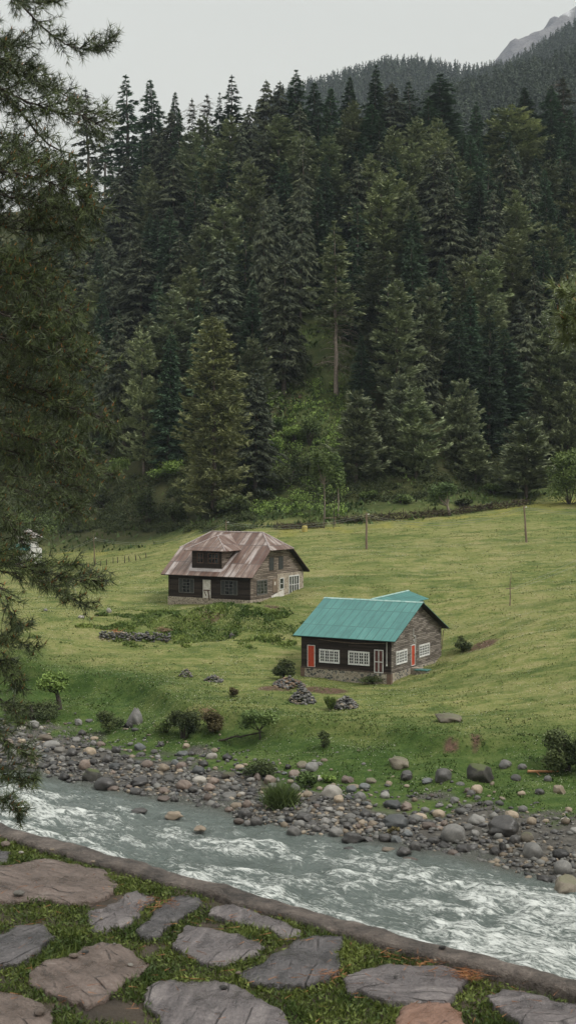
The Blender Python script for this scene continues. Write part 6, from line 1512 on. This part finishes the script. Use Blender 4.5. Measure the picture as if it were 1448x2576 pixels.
o = obj('fallen_branch', np_mesh('fallen_branch', V, Fc, M['dark_post'], True), None, label='dark fallen branch leaning on the bank below the little crooked tree', cat='branch'); o.location = b
def stalks(px, py, label, n, size, seed, matk='orange_wood', flat=.4):
    b = hit(px, py); r_ = np.random.default_rng(seed); P = np.stack([r_.normal(0, size * .4, n), r_.normal(0, size * .3, n), r_.uniform(.1, .5, n)], 1)
    V, Fc = tris_from(P, nrm(np.stack([r_.normal(0, 1, n), r_.normal(0, .4, n), r_.normal(flat, .3, n)], 1)), r_.uniform(.5, 1.2, n) * size, np.full(n, .07), r_)
    o = obj('dry_stalks', np_mesh('dry_stalks', V, Fc, M[matk], False), None, label=label, cat='dry stalks'); o.location = b
M['straw'] = noise_mat('dry straw', [(.3, (.16, .10, .06)), (.7, (.36, .26, .16))], 3)
stalks(522, 1806, 'bundle of dry pale stalks on top of the reddish brown bush', 40, .9, 92, 'straw'); stalks(410, 1592, 'brown dry brush lying behind the right end of the tumbled wall', 60, .8, 93, 'straw', .15)
stalks(292, 1598, 'reddish sticks lying on the left end of the tumbled wall', 30, .8, 94, 'orange_wood', .15)
# chips on the terrace
for i, (cx, cy, s, mk, lab) in enumerate([(97,510,.045,'pale','white flat chip on the large red brown flagstone'),(575,762,.014,'pale','small white pebble at the top of the rough brown flagstone'),
 (657,873,.024,'pale','white chip in the middle of the rough brown flagstone'),(372,827,.032,'pink','pink oval chip at the left of the rough brown flagstone'),(430,808,.028,'dark','dark curled bark chip beside the pink oval chip'),
 (30,258,.05,'pink','pinkish stone in the grass at the left, next to the kerb'),(108,296,.024,'pale','white scrap in the grass under the kerb at left'),
 (1988,928,.014,'dark','tiny dark pebble on the broad wet flagstone'),(2186,843,.012,'tan','tiny orange pebble in front of the kerb'),(1125,988,.028,'dark','dark twig end on the big ridged flagstone'),
 (1200,912,.022,'pink','pinkish pebble at the tip of the wide cracked flagstone'),(198,1118,.04,'pink','reddish stone in the bottom left corner'),(510,632,.013,'tan','tiny orange chip on the pale cracked flagstone')]):
    x, y = terr(cx, cy); o = bpy.data.objects.new('stone_chip', ROCKM[i % 9]); link(o); o.scale = (s, s * .8, s * .45); o.location = (x, y, .024 + s * .18 + (.0)); o.rotation_euler = (0, 0, i)
    o.material_slots[0].link = 'OBJECT'; o.material_slots[0].material = RM[mk]; tag(o, lab, 'stone chip', 'chips and pebbles on the terrace')
for i, (cx, cy, s, lab) in enumerate([(262,255,.024,'pale chip lying on the kerb wall at left'),(468,313,.020,'orange chip lying on the kerb wall, right of the pale one'),(1670,660,.014,'small red chip on the middle of the kerb wall'),(2223,748,.024,'black lump on the outer edge of the kerb wall')]):
    d = ray(cx * .5, 2012.8 + cy * .5); D = (.034 - CAMZ) / d[2]; o = bpy.data.objects.new('stone_chip', ROCKM[i]); link(o); o.scale = (s, s * .8, s * .5); o.location = (d[0] * D, D, .034 + s * .2)
    o.material_slots[0].link = 'OBJECT'; o.material_slots[0].material = RM[['tan', 'tan', 'pink', 'dark'][i]]; tag(o, lab, 'stone chip', 'chips and pebbles on the terrace')

# ---------------------------------------------------------------- near pine, left, and pine sprigs, right
def bough(parent, pts, seed, tw=.55, dens=1.0, r0=.035, droop=.0, nl=.15, needles=12, bare=0.0, label=None, updir=.25, cand=.5, spread=1.0, nmat='near_needle'):
    """one branch: woody part + needles as its child. pts = world points of the spine"""
    r_ = np.random.default_rng(seed); pts = np.array(pts, float)
    # resample smooth spine
    seg = np.linalg.norm(np.diff(pts, axis=0), axis=1); cum = np.r_[0, np.cumsum(seg)]; Ltot = cum[-1]; N = max(8, int(Ltot / .12)); s = np.linspace(0, Ltot, N)
    S = np.stack([np.interp(s, cum, pts[:, k]) for k in range(3)], 1)
    for _ in range(3): S[1:-1] = (S[:-2] + 2 * S[1:-1] + S[2:]) / 4
    S += r_.normal(0, .008, S.shape)
    o0 = S[0].copy(); V = []; Fc = []; TP = []; TD = []
    for i in range(N - 1): limb(V, Fc, S[i], S[i + 1], r0 * (1 - .85 * i / N), r0 * (1 - .85 * (i + 1) / N), 6)
    nt_ = int(N * 2.2 * dens)
    for k in range(nt_):
        t = bare + (1 - bare) * (r_.random() ** .8); i = min(N - 2, int(t * (N - 1))); p = S[i]; d = nrm(S[i + 1] - S[i])
        az = r_.uniform(0, 6.28); q = nrm(np.cross(d, [0, 0, 1.0])); w = np.cross(q, d)
        side = q * math.cos(az) * spread + w * math.sin(az) * .6 * spread; L = tw * (1.05 - .65 * t) * r_.uniform(.5, 1.2)
        dd = nrm(d * r_.uniform(.5, 1.1) + side + np.array([0, 0, -droop])); m_ = max(2, int(L / .11)); prev = p
        for j in range(1, m_ + 1):
            dd = nrm(dd + np.array([0, 0, updir * .35]) + r_.normal(0, .10, 3)); nx = prev + dd * L / m_; limb(V, Fc, prev, nx, .009 * (1 - .5 * j / m_), .008 * (1 - .5 * j / m_), 3)
            if j > m_ * .35: TP.append(nx); TD.append(dd)
            if r_.random() < .55 and j > 1:
                e = nrm(dd + r_.normal(0, .7, 3)); nn = nx + e * .11; limb(V, Fc, nx, nn, .005, .004, 3); TP.append(nn); TD.append(nrm(e + np.array([0, 0, .3 * updir])))
            prev = nx
    TP.append(S[-1]); TD.append(nrm(S[-1] - S[-2])); TP = np.array(TP); TD = np.array(TD)
    bo = obj('branch', np_mesh('branch', np.array(V) - o0, Fc, M['bark_near'], True), parent, label=label)
    bo.location = Vector(o0) - parent.location
    n = len(TP); P = np.repeat(TP, needles, 0); D = np.repeat(TD, needles, 0); k = len(P)
    D = nrm(D * .75 + nrm(r_.normal(size=(k, 3))) * .85 + np.array([0, 0, -.22]))
    P = P - np.repeat(TD, needles, 0) * r_.uniform(0, .05, (k, 1))
    Lk = r_.uniform(.6, 1.1, k) * nl; V1, F1 = tris_from(P, D, Lk, r_.uniform(.006, .013, k), r_)
    tn = np.clip(np.repeat(r_.normal(.40, .26, n), needles) + r_.normal(0, .1, k), 0, 1)
    # candles and brown buds at the tips
    sel = r_.random(n) < cand; Pb = TP[sel]; Db = nrm(TD[sel] * .5 + np.array([0, 0, .7])); nb_ = len(Pb)
    V2 = []; 
    if nb_:
        v2, f2 = tris_from(np.repeat(Pb, 3, 0), np.repeat(Db, 3, 0), np.full(nb_ * 3, nl * .38), np.full(nb_ * 3, nl * .11), r_)
        V1 = np.vstack([V1, v2]); F1 = np.vstack([F1, f2 + k * 3]); tn = np.r_[tn, r_.random(nb_ * 3)]
        mi = np.r_[np.zeros(k, int), np.ones(nb_ * 3, int)]
    else: mi = np.zeros(k, int)
    no = obj('needles', np_mesh('needles', V1 - o0, F1, [M[nmat], M['candle']], False, dict(tone=np.repeat(tn, 3)), mi), bo)
    return bo, TP
TX, TY = -8.2, 22.5
NP = empty('near_pine', (TX, TY, gz(TX, TY)), 0, label='tall near pine whose branches reach in from the left edge', cat='pine tree')
NP['label'] = 'tall near pine whose long needled branches reach in from the left edge'
th = 27; tm = trunk_mesh(th, .34, M['bark_near'], 5, wob=.1); obj('trunk', tm, NP)
BR = [
 ([(39,0),(61,17),(85,46),(108,72),(135,91),(152,106),(174,117),(206,124),(234,125),(260,117),(288,88)], 24, .60, .85, .045),
 ([(-40,-60),(30,-20),(90,10),(150,5)], 24, .5, .9, .03),
 ([(-60,60),(0,125),(30,112),(78,112)], 23, .6, 1.1, .03),
 ([(-60,150),(0,222),(30,255),(60,290),(85,325),(110,350),(140,378),(178,388)], 21.5, .75, .6, .06),
 ([(-60,190),(0,222),(71,258),(152,285),(215,290),(258,318)], 22, .95, 1.15, .05),
 ([(-60,110),(40,185),(110,215),(170,238),(215,292)], 22.5, .7, 1.2, .035),
 ([(-60,100),(10,150),(60,190),(90,190)], 22, .8, 1.1, .035),
 ([(-60,330),(60,385),(150,430),(205,455)], 21, .85, 1.25, .04),
 ([(-60,420),(80,440),(180,480),(246,535)], 20.5, .9, 1.4, .04),
 ([(-60,480),(60,500),(140,520),(200,550)], 21, .8, 1.2, .04),
 ([(-60,560),(60,580),(140,575),(200,590)], 22.5, .8, 1.0, .03),
 ([(-60,650),(60,690),(120,745),(190,800)], 20.5, .95, 1.3, .04),
 ([(-60,690),(50,720),(140,770),(215,862)], 21.5, .9, 1.2, .04),
 ([(-60,770),(40,800),(120,830),(180,900)], 20, .85, 1.2, .04),
 ([(-60,830),(80,870),(180,900),(262,935)], 21, .85, 1.2, .035),
 ([(-60,930),(80,980),(180,1030),(262,1050)], 20.5, .85, 1.3, .04),
 ([(-60,960),(60,1010),(170,1040),(284,1082)], 21.5, .6, 1.0, .035),
 ([(-60,1060),(60,1100),(160,1120),(225,1160)], 20, .9, 1.3, .04),
 ([(-60,1110),(80,1150),(200,1180),(298,1196)], 21.5, .65, 1.1, .035),
 ([(-60,1180),(50,1200),(150,1215),(215,1240)], 22, .8, 1.1, .03),
 ([(-60,1270),(0,1290),(40,1330),(60,1370)], 20, .8, 1.0, .03),
 ([(-60,1400),(65,1415),(150,1425),(215,1418)], 21, .5, .85, .022),
 ([(-60,1385),(60,1430),(150,1450),(200,1462),(262,1450)], 20, .7, 1.35, .028),
 ([(-60,1425),(80,1450),(150,1485),(190,1510),(228,1528)], 20.5, .5, 1.0, .022),
 ([(-40,1430),(10,1480),(25,1540),(50,1590),(85,1572)], 19.5, .5, .5, .018),
 ([(-60,1590),(10,1608),(50,1618),(98,1636)], 20, .35, .7, .02),
 ([(-60,1640),(0,1660),(30,1690),(60,1740)], 20, .5, .9, .02),
 ([(-60,1720),(10,1760),(50,1800),(70,1830)], 21, .45, .6, .02),
 ([(-60,1800),(0,1850),(40,1880),(90,1905)], 20, .42, .8, .02),
 ([(-60,1930),(20,1950),(60,1965),(100,1962)], 19.5, .36, .8, .02),
 ([(-60,2000),(0,2010),(40,2025),(62,2050)], 19.5, .36, .7, .02),
]
random.seed(3)
for i in range(11):
    y0 = 380 + i * 82 + random.uniform(-12, 12); rx = float(np.interp(y0, [350, 550, 650, 900, 1250], [170, 190, 140, 190, 190]))
    BR.append(([(-70, y0), (rx * .3, y0 + 25), (rx * .7, y0 + 55), (rx * random.uniform(.8, 1.1), y0 + 85)], 23 + random.uniform(-1, 2), .95, 1.4, .03))
for i, (pl_, D, tw, dn_, r0) in enumerate(BR):
    n_ = len(pl_); P_ = [at(px, py, D + (.8 * (1 - j / (n_ - 1)) if i % 2 else -.5 * (1 - j / (n_ - 1)))) for j, (px, py) in enumerate(pl_)]
    if i not in (0,):
        st = P_[0]; P_ = [np.array([TX, TY, st[2] + .2 * (st[0] - TX) * (.6 if i < 7 else .25)]), (np.array([TX, TY, st[2]]) + st) / 2 + np.array([0, 0, .15])] + P_
    else: P_ = [np.array([TX, TY, P_[0][2] + 4.2])] + P_
    frac = np.linalg.norm(np.diff(np.array(P_)[:2 + (i > 0)], axis=0), axis=1).sum() / np.linalg.norm(np.diff(np.array(P_), axis=0), axis=1).sum()
    bough(NP, P_, 400 + i, tw, dn_ * (.8 if i < 7 else .66), r0, droop=.0, nl=.19, bare=min(.75, frac * .92), updir=.35 if i < 20 else .2, cand=.2 if 6 < i else .05)
# right sprigs
SX, SY = 6.2, 14.5
RP = empty('near_pine', (SX, SY, gz(SX, SY)), 0, label='near pine of which only a wet drooping branch tip shows at the right edge', cat='pine tree')
obj('trunk', trunk_mesh(17, .22, M['bark_near'], 6, wob=.08), RP)
drops = []
for i, (pl_, D, tw, dn_) in enumerate([([(1560,745),(1485,735),(1445,725),(1425,715)], 13.0, .22, 1.3), ([(1560,770),(1490,760),(1430,735),(1385,722)], 12.6, .16, 1.2), ([(1560,810),(1500,800),(1435,800),(1396,812)], 12.8, .18, 1.4), ([(1560,840),(1500,838),(1440,840),(1402,848)], 13.0, .22, 1.5), ([(1560,780),(1510,775),(1450,770),(1415,778)], 13.2, .22, 1.5)]):
    P_ = [at(px, py, D) for px, py in pl_]; P_ = [np.array([SX, SY, P_[0][2] + .5])] + P_
    _, TP = bough(RP, P_, 500 + i, tw, dn_ * .34, .012, nl=.14, bare=.76, updir=.1, cand=.2, needles=22, nmat='sprig'); drops.append(TP)
TPs = np.vstack(drops); r_ = np.random.default_rng(77); sel = r_.choice(len(TPs), 260); Pd = TPs[sel] + nrm(r_.normal(size=(260, 3)) + np.array([0, 0, -.6])) * .12
bm = bmesh.new(); bmesh.ops.create_icosphere(bm, subdivisions=1, radius=.0042); bv = np.array([v.co[:] for v in bm.verts]); bf = np.array([[v.index for v in f.verts] for f in bm.faces]); bm.free()
V = (Pd[:, None] + bv[None]).reshape(-1, 3) - np.array(RP.location); Fc = (bf[None] + (np.arange(260) * len(bv))[:, None, None]).reshape(-1, 3)
mw, ntw, bw = new_mat('water drops', (.75, .78, .78), .05, .8)
do_ = obj('water_drops', np_mesh('water_drops', V, Fc, mw, True), RP); do_['kind'] = 'stuff'

# ---------------------------------------------------------------- far hills
def far_ridge(name, label, D, sil, slope, xr, yr, nx, ny, mat, nz=14, seed=1, back=.5, th=0):
    xs = np.linspace(*xr, nx); ys = np.linspace(*yr, ny); X, Y = np.meshgrid(xs, ys); px = 724 + FPX * X / D
    sy = np.interp(px, [s[0] for s in sil], [s[1] for s in sil]); zr = CAMZ + np.tan(np.arctan((1288 - sy) / FPX) - PITCH) * D - th
    dd = D - Y; f = np.where(dd > 0, -slope * dd, back * dd)
    k = 30; f = -np.sqrt(f * f + k * k) + k
    Z = zr + f + nz * fbm(X / 160, Y / 160, seed, 5, .55) * sstep(0, 120, np.abs(dd) + 10); Z = np.maximum(Z, -58)
    o = obj(name, np_mesh(name, np.stack([X, Y, Z], -1).reshape(-1, 3), grid_faces(nx, ny), mat, True), None, kind='structure', label=label)
    return X, Y, Z, xs, ys
M['hill'] = noise_mat('wooded hill ground', [(.3, (.02, .03, .016)), (.7, (.06, .07, .035))], .02, bmp=0)
def rock_face():
    m, nt, b = new_mat('bare grey mountain rock with old snow', rough=.9, spec=.1); co = coords(nt)
    n1 = noise(nt, co, .004, 9, .68, .4); n2 = noise(nt, co, .02, 6, .7)
    c = ramp(nt, math_(nt, 'ADD', math_(nt, 'MULTIPLY', n1, .6), math_(nt, 'MULTIPLY', n2, .4)), [(.36, (.055, .052, .058)), (.5, (.13, .12, .125)), (.58, (.20, .19, .19)), (.66, (.55, .55, .57))])
    setc(nt, b, c); bump(nt, b, n2, 1, 20); return m
M['rockface'] = rock_face()
far_ridge('mountain', 'bare pale grey rocky mountain peak behind the ridges at the right', 4300, [(0,900),(700,560),(1000,300),(1150,205),(1225,172),(1280,132),(1310,110),(1352,88),(1382,66),(1400,44),(1425,30),(1438,12),(1446,22),(1500,30),(1600,90),(1900,200)], .75, (-1500, 2600), (2900, 5300), 300, 160, M['rockface'], 75, 301, .5)
FA = far_ridge('hills', 'far wooded ridge fading blue', 1750, [(0,760),(500,420),(700,275),(800,238),(850,222),(900,212),(970,196),(1050,200),(1110,208),(1170,216),(1230,208),(1290,188),(1350,148),(1400,118),(1448,90),(1600,0),(1800,-60)], .62, (-700, 1300), (1150, 2300), 180, 110, M['hill'], 22, 311, .5)
FB = far_ridge('hills', 'nearer wooded spur below the far ridge at the right', 1050, [(0,700),(800,520),(860,400),(900,345),(1000,325),(1080,292),(1150,275),(1250,240),(1350,206),(1448,172),(1600,90),(1800,20)], .60, (-350, 650), (620, 1400), 150, 110, M['hill'], 20, 321, .5)
def far_wood(name, label, FF, D, n, h, seed, yr, sel):
    Xg, Yg, Zg, xs, ys = FF; r_ = np.random.default_rng(seed); P = []
    x = r_.uniform(xs[0], xs[-1], n * 4); y = r_.uniform(yr[0], yr[1], n * 4); px = 724 + FPX * x / y; k = (px > sel[0]) & (px < sel[1]); x = x[k][:n]; y = y[k][:n]; n = len(x)
    ix = np.clip((x - xs[0]) / (xs[1] - xs[0]), 0, len(xs) - 1.001); iy = np.clip((y - ys[0]) / (ys[1] - ys[0]), 0, len(ys) - 1.001); i0 = ix.astype(int); j0 = iy.astype(int); fx = ix - i0; fy = iy - j0
    z = Zg[j0, i0] * (1 - fx) * (1 - fy) + Zg[j0, i0 + 1] * fx * (1 - fy) + Zg[j0 + 1, i0] * (1 - fx) * fy + Zg[j0 + 1, i0 + 1] * fx * fy
    hh = h * r_.uniform(.65, 1.3, n); m = 34
    t = np.linspace(.02, 1, m)[None] * np.ones((n, 1)); ang = r_.uniform(0, 6.28, (n, m)); rad = (.16 * hh[:, None]) * (t ** .8) * r_.uniform(.5, 1.1, (n, m)) * r_.uniform(.8, 1.3, (n, 1))
    P = np.stack([x[:, None] + rad * np.cos(ang) * .4, y[:, None] + rad * np.sin(ang) * .4, z[:, None] + hh[:, None] * (1 - t)], -1).reshape(-1, 3)
    D_ = nrm(np.stack([np.cos(ang), np.sin(ang), r_.normal(-.25, .3, (n, m))], -1).reshape(-1, 3)); L = (rad * 1.3 + .8).ravel(); V, Fc = tris_from(P, D_, L, L * .0 + .09 * np.repeat(hh, m), r_)
    # leaders
    v2, f2 = tris_from(np.stack([x, y, z + hh * .6], 1), np.tile([0, 0, 1.0], (n, 1)), hh * .42, hh * .06, r_)
    tn = np.repeat(np.clip(np.repeat(r_.normal(.4, .22, n), m) + r_.normal(0, .12, n * m), 0, 1), 3)
    obj(name, np_mesh(name, np.vstack([V, v2]), np.vstack([Fc, f2 + len(V)]), M['farfir'], False, dict(tone=np.r_[tn, np.full(3 * n, .4)])), None, kind='stuff', label=label)
far_wood('far_forest', 'conifers covering the far blue ridge', FA, 1750, 6500, 19, 401, (1380, 1770), (640, 1520))
far_wood('far_forest', 'conifers covering the nearer spur at the right', FB, 1050, 4200, 15, 411, (800, 1070), (780, 1520))

# ---------------------------------------------------------------- haze
hz = MB(); hz.box(-4600, 4600, -1200, 6200, -63, 2300)
mh = bpy.data.materials.new('valley haze'); mh.use_nodes = True; nt = mh.node_tree; nt.nodes.clear(); ou = nt.nodes.new('ShaderNodeOutputMaterial'); pv = nt.nodes.new('ShaderNodeVolumePrincipled')
pv.inputs['Color'].default_value = (.74, .85, 1.0, 1); pv.inputs['Density'].default_value = .00008; pv.inputs['Anisotropy'].default_value = .0
nt.links.new(pv.outputs[0], ou.inputs['Volume']); ho = hz.build('haze', mh); ho['kind'] = 'stuff'; ho['label'] = 'thin damp haze filling the valley'

# ---------------------------------------------------------------- light
SUN_EL, SUN_AZ = R(52), R(118)     # azimuth from +Y towards +X
w = bpy.data.worlds.new('World'); SC.world = w; w.use_nodes = True; nt = w.node_tree; bg = nt.nodes['Background']
sky = nt.nodes.new('ShaderNodeTexSky'); sky.sky_type = 'NISHITA'; sky.sun_disc = False; sky.sun_elevation = SUN_EL; sky.sun_rotation = SUN_AZ
tc = nt.nodes.new('ShaderNodeTexCoord'); sx = nt.nodes.new('ShaderNodeSeparateXYZ'); nt.links.new(tc.outputs['Generated'], sx.inputs[0])
# overcast deck: brighter overhead than at the horizon
g = ramp(nt, sx.outputs['Z'], [(0.0, (.72, .705, .625)), (.33, (.72, .71, .635)), (1.0, (1.0, .99, .95))])
mpw = nt.nodes.new('ShaderNodeMapping'); mpw.inputs['Scale'].default_value = (1.2, 1.2, 3.5); nt.links.new(tc.outputs['Generated'], mpw.inputs[0])
cl = noise(nt, mpw.outputs[0], 1.6, 4, .5, .4); clr = ramp(nt, cl, [(.3, .965), (.7, 1.03)])
deck = mixc(nt, 1.0, g, clr, 'MULTIPLY')
zen = ramp(nt, sx.outputs['Z'], [(.33, 1.0), (1.0, 2.2)])
sc_ = nt.nodes.new('ShaderNodeVectorMath'); sc_.operation = 'SCALE'; nt.links.new(deck, sc_.inputs[0])
mr = nt.nodes.new('ShaderNodeMapRange'); mr.inputs['From Min'].default_value = .33; mr.inputs['From Max'].default_value = .9; mr.inputs['To Min'].default_value = 1.0; mr.inputs['To Max'].default_value = 1.7
nt.links.new(sx.outputs['Z'], mr.inputs['Value']); nt.links.new(mr.outputs[0], sc_.inputs['Scale'])
bg.inputs['Strength'].default_value = .1
sk = nt.nodes.new('ShaderNodeVectorMath'); sk.operation = 'SCALE'; sk.inputs['Scale'].default_value = .04; nt.links.new(sky.outputs[0], sk.inputs[0])
d10 = nt.nodes.new('ShaderNodeVectorMath'); d10.operation = 'SCALE'; d10.inputs['Scale'].default_value = 10.6; nt.links.new(sc_.outputs[0], d10.inputs[0])
ad = nt.nodes.new('ShaderNodeVectorMath'); ad.operation = 'ADD'; nt.links.new(sk.outputs[0], ad.inputs[0]); nt.links.new(d10.outputs[0], ad.inputs[1]); nt.links.new(ad.outputs[0], bg.inputs['Color'])
sl = bpy.data.lights.new('sun', 'SUN'); sl.energy = 2.8; sl.angle = R(12); sl.color = (1, .965, .90); so = bpy.data.objects.new('sun', sl); link(so)
dirv = Vector((math.sin(SUN_AZ) * math.cos(SUN_EL), math.cos(SUN_AZ) * math.cos(SUN_EL), math.sin(SUN_EL))); so.rotation_euler = dirv.to_track_quat('Z', 'Y').to_euler(); so.location = (30, 0, 60)

# ---------------------------------------------------------------- camera
cam = bpy.data.cameras.new('camera'); co_ = bpy.data.objects.new('camera', cam); link(co_); SC.camera = co_
co_.location = (0, 0, CAMZ); co_.rotation_euler = (math.pi / 2 - PITCH, 0, 0)
cam.sensor_fit = 'VERTICAL'; cam.sensor_height = 36; cam.lens = 36 * FPX / 2576.0; cam.clip_start = .1; cam.clip_end = 15000
cam.dof.use_dof = True; cam.dof.focus_distance = 130; cam.dof.aperture_fstop = 18
SC.view_settings.view_transform = 'Standard'; SC.view_settings.look = 'None'; SC.view_settings.exposure = 0; SC.view_settings.gamma = 1
SC.cycles.use_denoising = True
SC.cycles.max_bounces = 5; SC.cycles.diffuse_bounces = 3; SC.cycles.glossy_bounces = 2; SC.cycles.transmission_bounces = 2; SC.cycles.volume_bounces = 0
SC.cycles.volume_step_rate = 5; SC.cycles.volume_max_steps = 64
SC.render.resolution_x = 575; SC.render.resolution_y = 1024
